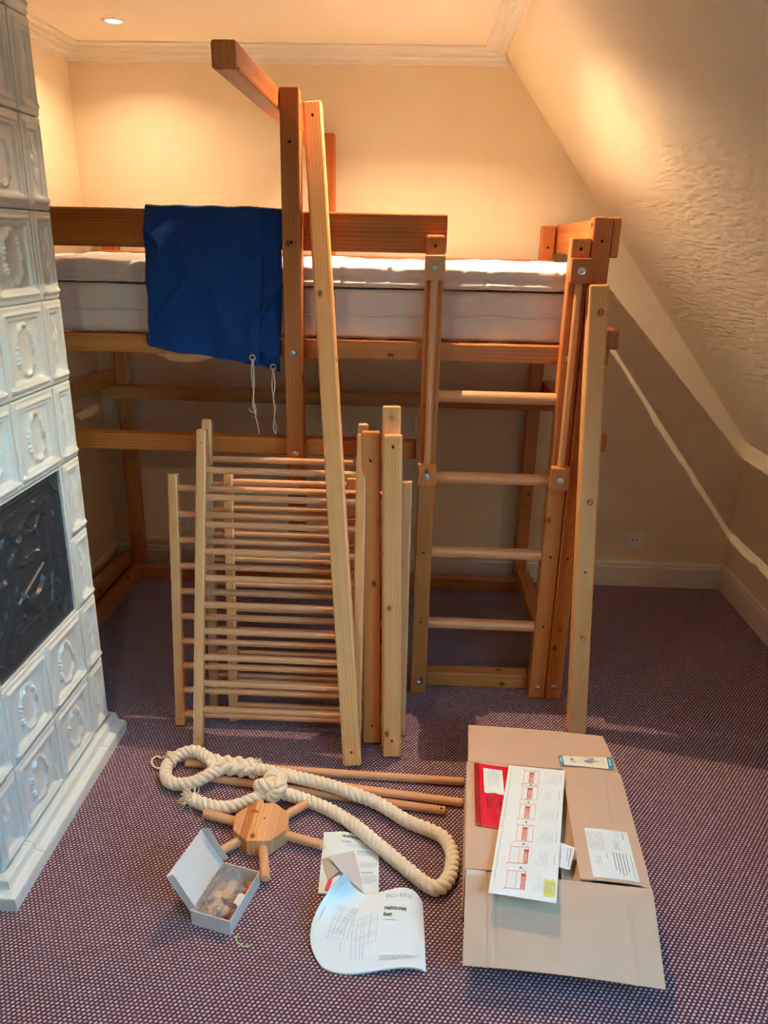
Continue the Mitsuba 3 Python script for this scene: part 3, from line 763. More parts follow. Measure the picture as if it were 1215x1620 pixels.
loose('pale beam with four holes leaning on the right corner post of the bed', (.585, 2.212), .531, 1.452, .1045, .057, .057, 'pale_wood',
      [(1.372, '-y', .0115, .012, .006), (1.372, '-y', .004, .02, .003), (1.405, '-x', .009, .008), (.80, '-y', .0115, .012, .002), (.80, '-y', .004, .02, -.001), (.57, '-y', .0045, .03), (.345, '-y', .0115, .012, .002), (.345, '-y', .004, .02, -.001)])

# ------------------------------------------------------------------ round rods on the carpet
def rod(label, a, b, r=.0125):
    m, uv = dowel(a, b, r, 16, .003)
    solid('round_rod', label, 'rod', m, 'beech_wood', uv=uv)
rod('long round wooden rod farthest back, its left end inside the rope eye', (-.672, 1.9655, .0125), (.190, 1.9374, .0125))
rod('middle round wooden rod running under the rope towards the big carton', (-.470, 1.9270, .0125), (.181, 1.8440, .0125))
rod('front round wooden rod with a drilled right end lying free on the carpet', (-.621, 1.9071, .0125), (.1299, 1.8064, .0125))
scene['round_rod_002__bolt_hole'] = mikit.ply(lathe([(0, 0), (.003, 0), (.003, .0006), (0, .0006)], (.117, 1.8020, .0246), (0, -.35, 1), 12), 'dark_hole')

# ------------------------------------------------------------------ climbing rope
rp = thing('climbing_rope', 'thick cream cotton climbing rope with a spliced eye and a knot, looped on the carpet', 'rope')
RS, RO_, PIT = .0096, .0104, .054
main = [(-0.4604, 1.9193, 0.044), (-0.3901, 1.9035, 0.044), (-0.3104, 1.8818, 0.045), (-0.213, 1.8545, 0.045), (-0.1358, 1.8214, 0.045), (-0.0613, 1.7994, 0.032), (0.0214, 1.746, 0.022), (0.083, 1.7168, 0.021), (0.1215, 1.6887, 0.021), (0.1408, 1.6328, 0.021), (0.1325, 1.5606, 0.021), (0.1043, 1.5174, 0.021), (0.0726, 1.5254, 0.021), (0.0156, 1.5802, 0.021), (-0.0535, 1.6435, 0.027), (-0.1277, 1.7173, 0.027), (-0.2048, 1.7803, 0.021), (-0.2823, 1.8149, 0.023), (-0.3392, 1.8257, 0.032), (-0.3739, 1.8337, 0.038)]
part(rp, 'strands', rope(main, RS, RO_, PIT), 'cotton_rope', True)
eye = [(-.530, 1.922, .043), (-.5762, 1.8811, .040), (-.6151, 1.8550, .032), (-.6713, 1.8520, .026), (-.7068, 1.8837, .024), (-.7176, 1.9400, .026), (-.691, 1.9750, .036), (-.647, 1.9830, .046), (-.6057, 1.958, .047), (-.560, 1.928, .046)]
part(rp, 'eye_strands', rope(eye, RS, RO_, PIT), 'cotton_rope', True, 'eye spliced at the end of the rope')
# braided splice
c0 = catmull([(-.585, 1.927, .046), (-.548, 1.9215, .047), (-.505, 1.9185, .047), (-.440, 1.9130, .046)], 20)
Q, s = resample(c0, .004); t_, n_, b_ = frames_along(Q)
br = []
for k in range(6):
    ph = 2 * PI * (s / .105 + k / 6)
    br.append(tube(Q + (.0215 * np.sin(ph))[:, None] * n_ + (.0095 * np.sin(2 * ph) + (.004 if k % 2 else -.004))[:, None] * b_, .0098, 8))
part(rp, 'splice', cat(br), 'cotton_rope', True, 'braided splice below the eye')
def tuft(c, d, n, L, spread, seed, name='frayed_end'):
    rg = np.random.default_rng(seed); out = []
    for i in range(n):
        a = unit(np.asarray(d, float) + spread * rg.normal(size=3)); p = np.asarray(c, float) + rg.normal(size=3) * .006
        q = p + a * L * rg.uniform(.6, 1.1) + [0, 0, -.004]
        p[2] = max(p[2], .004); q[2] = max(q[2], .003)
        out.append(tube(np.array([p, (p + q) / 2 + rg.normal(size=3) * .002, q]), [.0016, .0015, .0008], 5))
    part(rp, name, cat(out), 'cotton_rope', True)
tuft((-.445, 1.905, .045), (.6, -.7, -.2), 70, .022, .7, 4)
tuft((-.440, 1.925, .055), (.8, .4, .2), 40, .016, .8, 5)
tail = [(-0.3776, 1.830, 0.038), (-0.4160, 1.806, 0.030), (-0.4521, 1.7886, 0.021), (-0.4938, 1.7692, 0.021), (-0.54, 1.7713, 0.021), (-0.5794, 1.7838, 0.021), (-0.6047, 1.7953, 0.021)]
part(rp, 'tail_strands', rope(tail, RS, RO_, PIT), 'cotton_rope', True)
tuft((-.607, 1.797, .021), (-.7, .5, .1), 150, .032, .75, 6)
# overhand knot
tt = np.linspace(0, 2 * PI, 60)[:-1]
kn = np.stack([np.sin(tt) + 2 * np.sin(2 * tt), np.cos(tt) - 2 * np.cos(2 * tt), -1.15 * np.sin(3 * tt)], 1) * .0125
ca, sa = math.cos(.6), math.sin(.6)
kn = kn @ np.array([[ca, sa, 0], [-sa, ca, 0], [0, 0, 1]]) + [-.377, 1.8385, .047]
part(rp, 'knot', rope(kn[::4], RS * .98, RO_, PIT, closed=True), 'cotton_rope', True, 'bulky overhand knot')
tw = catmull([(-.703, 1.955, .046), (-.722, 1.966, .036), (-.7543, 1.985, .012), (-.774, 2.000, .006), (-.7837, 1.981, .005), (-.7726, 1.957, .006), (-.7484, 1.940, .008), (-.733, 1.945, .016), (-.727, 1.950, .030)], 8)
part(rp, 'twine', tube(tw, .0036, 6), 'cotton_rope', True, 'thin twine tied round the eye')
for k in range(3):
    a = np.linspace(0, 2 * PI, 22); d_ = unit((.75, 1., .2)); nn = unit(np.cross(d_, (0, 0, 1))); bb = np.cross(d_, nn)
    c = np.array([-.7125, 1.950 + .007 * k, .030 + .001 * k])
    part(rp, 'twine', tube(c + .0215 * (np.cos(a)[:, None] * nn + np.sin(a)[:, None] * bb), .003, 6), 'cotton_rope', True)

# ------------------------------------------------------------------ ship's wheel toy
wh = thing('steering_wheel', 'wooden toy ship steering wheel with octagonal hub and six round handles', 'steering wheel')
WC, WR, WH = np.array([-.380, 1.690]), .079, .047
octg = Polygon([(WR * math.cos(a), WR * math.sin(a)) for a in np.arange(8) * PI / 4 + PI / 8 + .08])
xs = [-.09, -.048, -.026, .002, .020, .046, .09]
for i in range(6):
    pl = octg.intersection(sbox(xs[i], -.1, xs[i + 1], .1))
    m = trimesh.creation.extrude_polygon(pl, WH, engine='earcut')
    V = m.triangles.reshape(-1, 3); N = np.repeat(np.abs(m.face_normals), 3, 0); WOOD_N[0] += 1; kk = WOOD_N[0]
    uv = np.stack([np.where(N[:, 1] > .8, V[:, 2] * .2, V[:, 1]) + kk * 3.37, kk + .4 + np.where(N[:, 0] > .8, V[:, 2], V[:, 0])], 1)
    mm = trimesh.Trimesh(V + [WC[0], WC[1], .001], np.arange(len(V)).reshape(-1, 3), process=False)
    part(wh, 'hub_strip', mm, ['beech_wood', 'amber_wood', 'pine_wood', 'pale_wood', 'beech_wood', 'beech_wood'][i], False, uv=uv)
part(wh, 'hub_hole', lathe([(0, 0), (.0026, 0), (.0026, .0006), (0, .0006)], (WC[0] + .006, WC[1] + .012, WH + .0008), (0, 0, 1), 12), 'dark_hole')
mk_ = sheet(12, 5, lambda u, v: (WC[0] - .040 + .028 * u, WC[1] + .040 + (v - .5) * .012 * np.sin(np.clip(u, .02, .98) * PI) - .004 * u, WH + .0016 + 0 * u), .0004)
part(wh, 'wood_stain', mk_, 'honey_wood', uv=np.stack([mk_.vertices[:, 0], 900.2 + mk_.vertices[:, 1] * .1], 1))
for k in range(6):
    a = math.radians(43.5 + 60 * k + .5); d_ = np.array([math.cos(a), math.sin(a), 0])
    c = np.array([WC[0], WC[1], .0235])
    wdowel(wh, 'handle', 'beech_wood', c + d_ * .068, c + d_ * (.180 if k else .165), .0125, 16)

# ------------------------------------------------------------------ little white carton with plugs in a bag
sb = thing('small_carton', 'small white carton with open lid holding a bag of wooden plugs', 'box')
C0 = np.array([-.491, 1.389]); e1 = unit([.101, -.026]); e2 = np.array([-e1[1], e1[0]]); CW, CD, CH = .104, .160, .044
def L2W(m):
    V = m.vertices; m.vertices = np.stack([C0[0] + V[:, 0] * e1[0] + V[:, 1] * e2[0], C0[1] + V[:, 0] * e1[1] + V[:, 1] * e2[1], V[:, 2]], 1); return m
ct = .0022
part(sb, 'bottom', L2W(bx(0, CW, 0, CD, 0.0005, .003)), 'kraft_liner')
part(sb, 'side', L2W(rbox(0, CW, 0, ct, 0.0005, CH, .0007)), 'white_carton')
part(sb, 'side', L2W(rbox(0, CW, CD - ct, CD, 0.0005, CH, .0007)), 'white_carton')
part(sb, 'side', L2W(rbox(0, ct, ct, CD - ct, 0.0005, CH, .0007)), 'white_carton')
part(sb, 'side', L2W(rbox(CW - ct, CW, ct, CD - ct, 0.0005, CH, .0007)), 'white_carton')
m3_ = sheet(10, 5, lambda u, v: (CW - .001 - .016 * v, .045 + .036 * u * (1 - .15 * v) + .003 * v, CH - .001 + .006 * np.sin(v * PI * .8)), .0012)
part(sb, 'tuck_flap', L2W(m3_), 'white_carton', True)
be = math.radians(57)
ld = np.array([-math.cos(be), 0, math.sin(be)]); ln = np.array([math.sin(be), 0, math.cos(be)])
def lidbox(a0, a1, y0, y1, n0, n1):
    m = rbox(a0, a1, y0, y1, n0, n1, .0006); V = m.vertices
    m.vertices = np.outer(V[:, 0], ld) + np.outer(V[:, 1], [0, 1, 0]) + np.outer(V[:, 2], ln) + [.001, 0, CH]; return L2W(m)
part(sb, 'lid', lidbox(0, CW, -.002, CD + .002, -ct, 0), 'white_carton')
part(sb, 'lid_lip', lidbox(.004, CW - .001, -.002, -.0002, 0, .021), 'white_carton')
part(sb, 'lid_lip', lidbox(.004, CW - .001, CD, CD + .002, 0, .021), 'kraft_liner')
def at_sb(x, y, z): return (C0[0] + x * e1[0] + y * e2[0], C0[1] + x * e1[1] + y * e2[1], z)
plugs = [(.036, .040, .015, .5, 'nearest the front edge'), (.064, .046, .017, .2, 'in the right front'), (.034, .078, .017, .4, 'at the lid side'), (.066, .084, .016, .3, 'at the tuck flap side'), (.046, .112, .017, .2, 'farthest back'),
         (.052, .036, .038, .9, 'on top, facing the front'), (.060, .074, .042, .8, 'on top at the right'), (.040, .060, .040, .8, 'on top at the left'), (.058, .100, .040, .6, 'on top at the back')]
loosep = [(.090, .018, .012, .7, 'in the front right corner'), (.074, .015, .014, .9, 'against the front side'), (.091, .044, .012, .8, 'below the tuck flap'), (.090, .112, .014, .8, 'behind the tuck flap'), (.088, .138, .012, .5, 'in the back right corner')]
for i, (x, y, z, tl, wh_) in enumerate(plugs + loosep):
    inb = i < len(plugs); r_, h_ = (.0140, .011) if inb else (.0110, .013)
    ax = unit((.4 * math.sin(tl * 5 + i), -1.1 * tl, 1))
    m = lathe([(0, 0), (r_, 0), (r_, h_ * .55), (r_ * .88, h_ * .88), (r_ * .5, h_), (0, h_)], np.array(at_sb(x, y, z)) - ax * h_ / 2, ax, 18)
    k = num('wooden_plug'); uvp = np.stack([m.vertices[:, 0] * .5 + i, 700 + i + .3 + m.vertices[:, 1] * .5 % .3], 1)
    scene[k] = mikit.ply(m, 'plug_wood' if inb else 'amber_wood', uv=uvp)
    labels[k] = {'label': ('round pale wooden plug inside the clear bag, ' if inb else 'loose orange wooden plug outside the clear bag, ') + wh_, 'category': 'plug', 'group': 'plugs in the bag' if inb else 'loose plugs in the carton'}
ball = trimesh.creation.icosphere(subdivisions=5)
V = ball.vertices.copy(); nz = meshkit.fbm(V * 3.2, 4, 5); rdg = 1 - np.abs(2 * meshkit.noise(V * 4.5, 8) - 1)
R_ = 1 + .30 * (nz - .5) + .22 * (rdg ** 3 - .3)
V = V * R_[:, None] * [.037, .062, .034]
V[:, 2] = np.maximum(V[:, 2], -.026)
V = V + [.047, .076, .036]
bag = L2W(trimesh.Trimesh(V, ball.faces, process=False))
solid('plastic_bag', 'crumpled clear plastic bag of wooden plugs in the small carton', 'plastic bag', bag, 'clear_film', True)

# ------------------------------------------------------------------ green scrap
q = catmull([(-.3719, 1.3700, .002), (-.376, 1.357, .002), (-.3705, 1.3463, .002), (-.3541, 1.3352, .002), (-.3389, 1.338, .002), (-.334, 1.341, .004)], 8)
solid('plastic_scrap', 'tiny pale green curled plastic strip lying in front of the small carton', 'scrap', tube(q, .0013, 6), 'green_plastic', True)

# ------------------------------------------------------------------ printed booklets
def lag(ts, vals, t):
    out = 0
    for i, ti in enumerate(ts):
        w = 1.
        for j, tj in enumerate(ts):
            if i != j: w = w * (t - tj) / (ti - tj)
        out = out + w[..., None] * np.array(vals[i]) if not isinstance(vals[i], np.ndarray) or vals[i].ndim == 1 else out + w[..., None] * vals[i]
    return out
MAN = [[(-.165, 1.290, .006), (-.085, 1.277, .007), (-.005, 1.288, .016), (.070, 1.292, .006)],
       [(-.200, 1.385, .030), (-.090, 1.385, .026), (-.005, 1.390, .022), (.067, 1.388, .006)],
       [(-.126, 1.478, .100), (-.068, 1.488, .020), (.000, 1.498, .034), (.063, 1.482, .007)]]
def man_surf(s, t):
    s, t = np.broadcast_arrays(np.asarray(s, float), np.asarray(t, float))
    rows = [lag((0, .36, .67, 1), r, s) for r in MAN]
    P_ = 0
    for i, ti in enumerate((0, .5, 1)):
        w = 1.
        for j, tj in enumerate((0, .5, 1)):
            if i != j: w = w * (t - tj) / (ti - tj)
        P_ = P_ + w[..., None] * rows[i]
    P_[..., 2] = np.maximum(P_[..., 2], .0055)
    return P_
man = thing('instruction_booklet', 'white stapled assembly booklet with a bed drawing and curled cover, lying foremost', 'booklet')
for k in range(3):
    part(man, 'page' if k else 'cover', sheet(90 if k == 0 else 40, 64 if k == 0 else 30, lambda u, v, k=k: tuple(np.moveaxis(man_surf(u * (1 - .004 * k), v) - np.array([0, 0, .0016 * k]), -1, 0)), .0012), 'paper', True)
def man_at(x, y, lift=.0013):
    P_ = man_surf(x, y); e = 1e-3
    n = np.cross(man_surf(x + e, y) - P_, man_surf(x, y + e) - P_); n /= np.linalg.norm(n, axis=-1, keepdims=True)
    return tuple(np.moveaxis(P_ + n * lift, -1, 0))
MW, MH = .262, .200
def man_text(txt, x, y, h, key, name, bold=False, rot=0., label=None):
    m = meshkit.text_mesh(txt, h, .001, bold); V = m.vertices
    c, s_ = math.cos(rot), math.sin(rot); X, Y = V[:, 0] * c - V[:, 1] * s_, V[:, 0] * s_ + V[:, 1] * c
    m.vertices = np.stack([x + X / MW, y + Y / MH, V[:, 2]], 1)
    part(man, name, decal(m, man_at, .03), key, label=label)
man_text('BiLLi-BOLLi', .555, .885, .0095, 'ink_grey', 'lettering', label='hand drawn grey lettering BiLLi-BOLLi')
man_text('Halbhohes', .555, .725, .0085, 'ink', 'heading', True, label='bold heading Halbhohes')
man_text('Bett', .555, .640, .0085, 'ink', 'heading', True, label='bold heading Bett')
L = [line2d((.555, .595), (.69, .595), .006)] + [line2d((.545, .155 - .016 * i), (.545 + (.36, .34, .30, .22)[i], .155 - .016 * i), .004) for i in range(4)]
part(man, 'small_print', decal(cat(L), man_at, .03), 'ink_grey')
# line drawing of a bunk bed: two ladders, posts and sloping boards
D = []
def dl(a, b, w=.0045): D.append(line2d((.10 + a[0] * .42, .12 + a[1] * .74), (.10 + b[0] * .42, .12 + b[1] * .74), w))
for x in (.52, .60, .84, .98): dl((x, .02 + .25 * (x > .8)), (x, .62 + .1 * (x > .8)))
for x in (.68, .74): dl((x, .0), (x, .66))
for y in (.10, .20, .30, .40, .50): dl((.68, y), (.74, y))
for y in (.15, .30, .42, .60): dl((.52, y), (.60, y + .02))
for y in (.30, .34, .52, .56, .68): dl((.60, y - .05), (.98, y + .12))
dl((.74, .24), (.98, .27)); dl((.74, .66), (.98, .74))
for x in (.08, .16, .36, .44): dl((x, .30), (x + .08, .86))
for y in (.42, .47, .62, .67, .80, .84): dl((.06, y), (.52, y - .06))
for k in range(6): dl((.22 + .03 * k, .42 + .07 * k), (.30 + .03 * k, .41 + .07 * k))
dl((.22, .38), (.42, .86)); dl((.30, .36), (.50, .84)); dl((.02, .33), (.30, .30)); dl((.34, .30), (.30, .12))
part(man, 'line_drawing', decal(cat(D), man_at, .03), 'ink_faint')
for y0, y1 in ((.55, .68), (.84, .97)):
    Q = np.stack(man_at(np.full(6, .045), np.linspace(y0, y1, 6), .0011), -1); part(man, 'staple', tube(Q, .0008, 6), 'steel', True)

pb = thing('folded_booklet', 'white text booklet with a folded back page, half under the curled booklet', 'booklet')
PA, PB, PC, PD = [np.array(q) for q in ((-.200, 1.497, .0), (-.047, 1.500, .0), (-.057, 1.692, .0), (-.210, 1.710, .0))]
def pb_surf(u, v):
    u, v = np.broadcast_arrays(np.asarray(u, float), np.asarray(v, float)); U, W_ = u[..., None], v[..., None]
    P_ = PA * (1 - U) * (1 - W_) + PB * U * (1 - W_) + PC * U * W_ + PD * (1 - U) * W_
    P_[..., 2] += .0048 + .010 * np.clip(v - .55, 0, 1) * np.sin(np.clip(u, 0, .8) * PI * 1.25) ** 2 * 2.2
    return P_
for k in range(2):
    part(pb, 'page' if k else 'cover', sheet(48, 48, lambda u, v, k=k: tuple(np.moveaxis(pb_surf(u, v) - np.array([0, 0, .0018 * k]), -1, 0)), .0013), 'paper', True)
def pb_at(x, y, lift=.0012):
    P_ = pb_surf(x, y); P_ = P_ + np.array([0, 0, lift]); return tuple(np.moveaxis(P_, -1, 0))
def pb_text(txt, x, y, h, key, name, bold=False, rot=.06, label=None):
    m = meshkit.text_mesh(txt, h, .001, bold); V = m.vertices; c, s_ = math.cos(rot), math.sin(rot)
    m.vertices = np.stack([x + (V[:, 0] * c - V[:, 1] * s_) / .153, y + (V[:, 0] * s_ + V[:, 1] * c) / .205, V[:, 2]], 1)
    keep = m.vertices[:, 0].max() < .99
    part(pb, name, decal(m, pb_at, .03), key, label=label)
pb_text('Weitere Hin', .34, .905, .0085, 'ink', 'heading', True, label='bold heading Weitere Hin')
pb_text('Montage', .33, .825, .0048, 'ink_grey', 'subheading', True)
pb_text('Fragen zum', .62, .705, .0048, 'ink_grey', 'subheading', True)
pb_text('Allgemein', .70, .345, .0048, 'ink_grey', 'subheading', True)
L = []
for i, (x0, x1, y) in enumerate([(.42, .96, .80), (.42, .97, .775), (.62, .97, .68), (.62, .9, .655), (.68, .97, .52), (.68, .96, .495), (.68, .97, .47), (.69, .9, .445), (.70, .97, .30), (.70, .96, .275), (.70, .97, .25), (.71, .97, .225), (.71, .97, .20), (.72, .9, .175)]):
    L.append(line2d((x0, y), (x1, y + .02), .007))
part(pb, 'small_print', decal(cat(L), pb_at, .05), 'ink_faint')
fold = sheet(8, 8, lambda u, v: tuple(np.moveaxis(np.array([-.1850, 1.6000, .024]) * ((1 - u) * (1 - v))[..., None] + np.array([-.1205, 1.6360, .012]) * (u * (1 - v))[..., None] + np.array([-.0838, 1.5000, .0075]) * (u * v)[..., None] + np.array([-.1480, 1.5560, .018]) * ((1 - u) * v)[..., None], -1, 0)), .0008)
fold.vertices[:, 2] = np.maximum(fold.vertices[:, 2], .0075); part(pb, 'folded_page', fold, 'paper_grey', True)
fl2 = sheet(6, 6, lambda u, v: tuple(np.moveaxis(np.array([-.2030, 1.6050, .0078]) * ((1 - u) * (1 - v))[..., None] + np.array([-.1870, 1.6060, .016]) * (u * (1 - v))[..., None] + np.array([-.1500, 1.5650, .014]) * (u * v)[..., None] + np.array([-.1787, 1.5386, .0078]) * ((1 - u) * v)[..., None], -1, 0)), .0008)
part(pb, 'folded_page', fl2, 'kraft_liner', True)
part(pb, 'pink_slip', sheet(4, 4, lambda u, v: (-.1850 + .010 * u + .008 * v, 1.5050 + .045 * v + 0 * u, .0085 + 0 * u), .0006), 'pink_paper')
for y in (.52, .72):
    Q = np.stack(pb_at(np.full(4, .04), np.linspace(y - .03, y + .03, 4), .0011), -1); part(pb, 'staple', tube(Q, .0008, 6), 'steel', True)

# ------------------------------------------------------------------ big flat carton
bc = thing('cardboard_box', 'big flat brown cardboard box with open flaps and papers on top', 'cardboard box')
BCc, BR = np.array([.387, 1.637]), -.0683
bxv, byv = np.array([math.cos(BR), math.sin(BR)]), np.array([-math.sin(BR), math.cos(BR)])
BW, BD, BH, bt = .432, .410, .150, .004
def B2W(m):
    V = np.array(m.vertices); m.vertices = np.stack([BCc[0] + V[:, 0] * bxv[0] + V[:, 1] * byv[0], BCc[1] + V[:, 0] * bxv[1] + V[:, 1] * byv[1], V[:, 2]], 1); return m
hw, hd = BW / 2, BD / 2
part(bc, 'bottom', B2W(bx(-hw, hw, -hd, hd, .001, .005)), 'cardboard')
for a in ((-hw, -hw + bt, -hd, hd), (hw - bt, hw, -hd, hd), (-hw + bt, hw - bt, -hd, -hd + bt), (-hw + bt, hw - bt, hd - bt, hd)):
    part(bc, 'side', B2W(rbox(*a, .001, BH - .002, .0012)), 'cardboard')
crease = lambda q, c, w=.004, a=.0016: -a * np.exp(-((q - c) / w) ** 2)
def flap(name, fn, nu=40, nv=40, mat_='cardboard', label=None):
    part(bc, name, B2W(sheet(nu, nv, fn, .0035)), mat_, 40, label)
def f_left(u, v):
    x = -hw + .2125 * u; y = -hd + .004 + (BD - .008) * v
    return x, y, BH + .002 + .002 * np.sin(u * PI) + .0015 * np.sin(v * 5)
def f_right(u, v):      # u=0 at the free edge, 1 at the hinge
    x = .052 + (hw - .052) * u; y = -hd + .003 + (BD - .006) * v
    z = BH + .002 + (.004 + .006 * v) * np.sin(np.clip(u, 0, 1) * PI) ** .8 + .004 * (1 - u)
    z = z + crease(u + .05 * np.sin(v * 4), .72, .03, .003) * np.clip((v - .3) * 4, 0, 1)
    z = z - .010 * np.clip(u - .85, 0, 1) * 6 * np.clip(.12 - v, 0, 1) * 8
    return x, y, z
def f_back(u, v):
    x = -hw + .004 + (BW - .008 - .012 * v) * u; y = hd - .001 + .205 * v
    z = BH + .001 - .020 * v ** 1.4 + .004 * np.sin(u * PI) * v + crease(v, .06, .02)
    return x, y, z
def f_front(u, v):
    x = -hw + .002 + (BW - .002) * u; a = .205 * v
    y = -hd + .002 - .186 * v; z = BH + .000 - .086 * v ** 1.15 + .006 * np.sin(u * PI) * v
    z = z + crease(x, -hw + .052, .0025, .003) + crease(x, -hw + .070, .003, .002) + crease(x, hw - .060, .003, .0025) + crease(x, hw - .11 + .02 * v, .003, .0012) + crease(v, .03, .02, .002)
    return x, y - .004 * u, z
flap('flap', f_left); flap('flap', f_right); flap('flap', f_back); flap('flap', f_front, 120, 40)
ts = sheet(6, 40, lambda u, v: (-hw + .004 + .046 * u, -hd + .001 - .186 * v - .004 * .1, BH + .0008 - .086 * v ** 1.15 + .0012), .0010)
part(bc, 'worn_strip', B2W(ts), 'cardboard_worn', label='pale strip where tape was pulled off')
part(bc, 'inner_card', B2W(bx(-.02, .085, -hd + .01, hd - .01, .128, .131)), 'cardboard')
part(bc, 'inner_card', B2W(bx(.012, .016, -hd + .01, hd - .01, .118, .146)), 'cardboard_worn')
# address label stuck on the right flap
def fr_at(x, y, lift=.0012):
    u = (x - .052) / (hw - .052); v = (y + hd - .003) / (BD - .006); X, Y, Z = f_right(u, v); return X, Y, Z + lift
def toW(p): return (BCc[0] + p[0] * bxv[0] + p[1] * byv[0], BCc[1] + p[0] * bxv[1] + p[1] * byv[1], p[2])
LX0, LX1, LY0, LY1 = .083, .190, -.196, -.036
def lab_at(x, y, lift=.0012): return toW(fr_at(LX0 + (LX1 - LX0) * x, LY0 + (LY1 - LY0) * y, lift))
part(bc, 'address_label', decal(quad2d(0, 1, 0, 1), lab_at, .06), 'paper', label='white printed address label')
D = []
for i in range(9): D.append(line2d((.04 + .042 * i, .55), (.04 + .042 * i, .95 - .02 * (i % 3)), .006))
for i in range(5): D.append(line2d((.55 + .07 * i, .52), (.55 + .07 * i, .52 - (.34, .40, .44, .42, .36)[i]), .020))
for i in range(3): D.append(line2d((.14 + .05 * i, .42), (.14 + .05 * i, .28 - .04 * i), .008))
D += [line2d((.62, .6), (.62, .72), .008), line2d((.72, .6), (.72, .74), .008), line2d((.60, .6), (.78, .6), .006), line2d((.60, .75), (.78, .75), .006), line2d((.66, .63), (.66, .71), .025), line2d((.86, .82), (.86, .95), .02), line2d((.40, .38), (.40, .48), .012)]
for i in range(4): D.append(line2d((.68 + .06 * i, .84), (.68 + .06 * i, .95), .006))
D += [line2d((.93, .05), (.93, .50), .012)]
part(bc, 'label_print', decal(cat(D), lambda x, y: lab_at(x, y, .0018), .06), 'ink_grey')

# papers on the carton
def local_quad(P00, P10, P11, P01):
    P00, P10, P11, P01 = [np.array(q, float) for q in (P00, P10, P11, P01)]
    def f(u, v, bend=lambda u, v: 0.):
        u, v = np.broadcast_arrays(np.asarray(u, float), np.asarray(v, float)); U, W_ = u[..., None], v[..., None]
        Q = P00 * (1 - U) * (1 - W_) + P10 * U * (1 - W_) + P11 * U * W_ + P01 * (1 - U) * W_
        Q[..., 2] = Q[..., 2] + bend(u, v); return Q
    return f
fs = local_quad((.205, 1.366, .1680), (.3545, 1.3445, .1690), (.4525, 1.795, .1790), (.3015, 1.823, .1665))
bend = lambda u, v: .004 * np.sin(u * PI) * np.sin(v * PI) - .006 * np.clip(.12 - v, 0, 1) ** 2 * 10
sh = thing('instruction_sheet', 'long white assembly sheet with red and pink bed diagrams on the carton', 'instruction sheet')
part(sh, 'sheet', sheet(14, 40, lambda u, v: tuple(np.moveaxis(fs(u, v, bend), -1, 0)), .0012), 'paper', True)
at_sh = lambda x, y: tuple(np.moveaxis(fs(x, y, bend) + np.array([0, 0, .0010]), -1, 0))
G, Pk, Rd, Dk = [], [], [], []
G += [line2d((.06, .06), (.06, .95), .012), line2d((.06, .06), (.06, .95), .012)]
cents = [.90, .755, .595, .425, .265, .10]
for i, cy in enumerate(cents):
    Pk, Rd, Dk = [], [], []
    big = i >= 4; x0, x1 = (.27, .52) if big else (.30, .56); hh = .060 if not big else .056
    if big: x0 = .24
    for xx in np.linspace(x0, x1, 3 if big else 4): Pk.append(line2d((xx, cy - hh), (xx, cy + hh), .007))
    for yy in (cy - hh, cy + hh): Pk.append(line2d((x0, yy), (x1, yy + .004), .0032))
    Pk += [line2d((x0 - .04, cy - hh - .012), (x0, cy - hh), .004), line2d((x1, cy + hh), (x1 - .05, cy + hh + .018), .004), line2d((x0, cy + hh), (x0 - .03, cy + hh + .016), .004)]
    bx0 = .40 if not big else .46
    for k in range(3): Rd.append(line2d((bx0 + .025 * k, cy - .052), (bx0 + .025 * k, cy + .030), .012))
    Dk.append(line2d((bx0 + .027, cy + .030), (bx0 + .027, cy + .046), .075))
    for k in range((7, 4, 8, 7, 5, 6)[i]): G.append(line2d((.70 + .028 * k, cy - .045), (.70 + .028 * k, cy + .055 - .012 * ((k * 3 + i) % 4)), .0065))
    part(sh, 'diagram_outline', decal(cat(Pk), at_sh, .2), 'ink_pink'); part(sh, 'diagram_slats', decal(cat(Rd), at_sh, .2), 'ink_red'); part(sh, 'diagram_cap', decal(cat(Dk), at_sh, .2), 'ink_red')
    G.append(line2d((.93, cy - .03), (.93, cy + .05), .013)); G.append(line2d((.66, cy - .055), (.66, cy - .02), .010))
Gr = [line2d((.43, (a + b) / 2 - .006), (.43, (a + b) / 2 + .006), .03) for a, b in zip(cents[:-1], cents[1:])]
part(sh, 'text_lines', decal(cat(G), at_sh, .2), 'ink_faint')
for g in Gr: part(sh, 'arrow_mark', decal(g, at_sh, .2), 'ink_green')
at_y = lambda x, y: tuple(np.moveaxis(fs(x, y, bend) + np.array([0, 0, .0006]), -1, 0))
part(sh, 'yellow_field', decal(quad2d(.80, .975, .03, .135), at_y, .2), 'ink_yellow')
part(sh, 'yellow_text', decal(cat([line2d((.825 + .026 * k, .042), (.825 + .026 * k, .120), .006) for k in range(6)]), at_sh, .2), 'ink_grey')

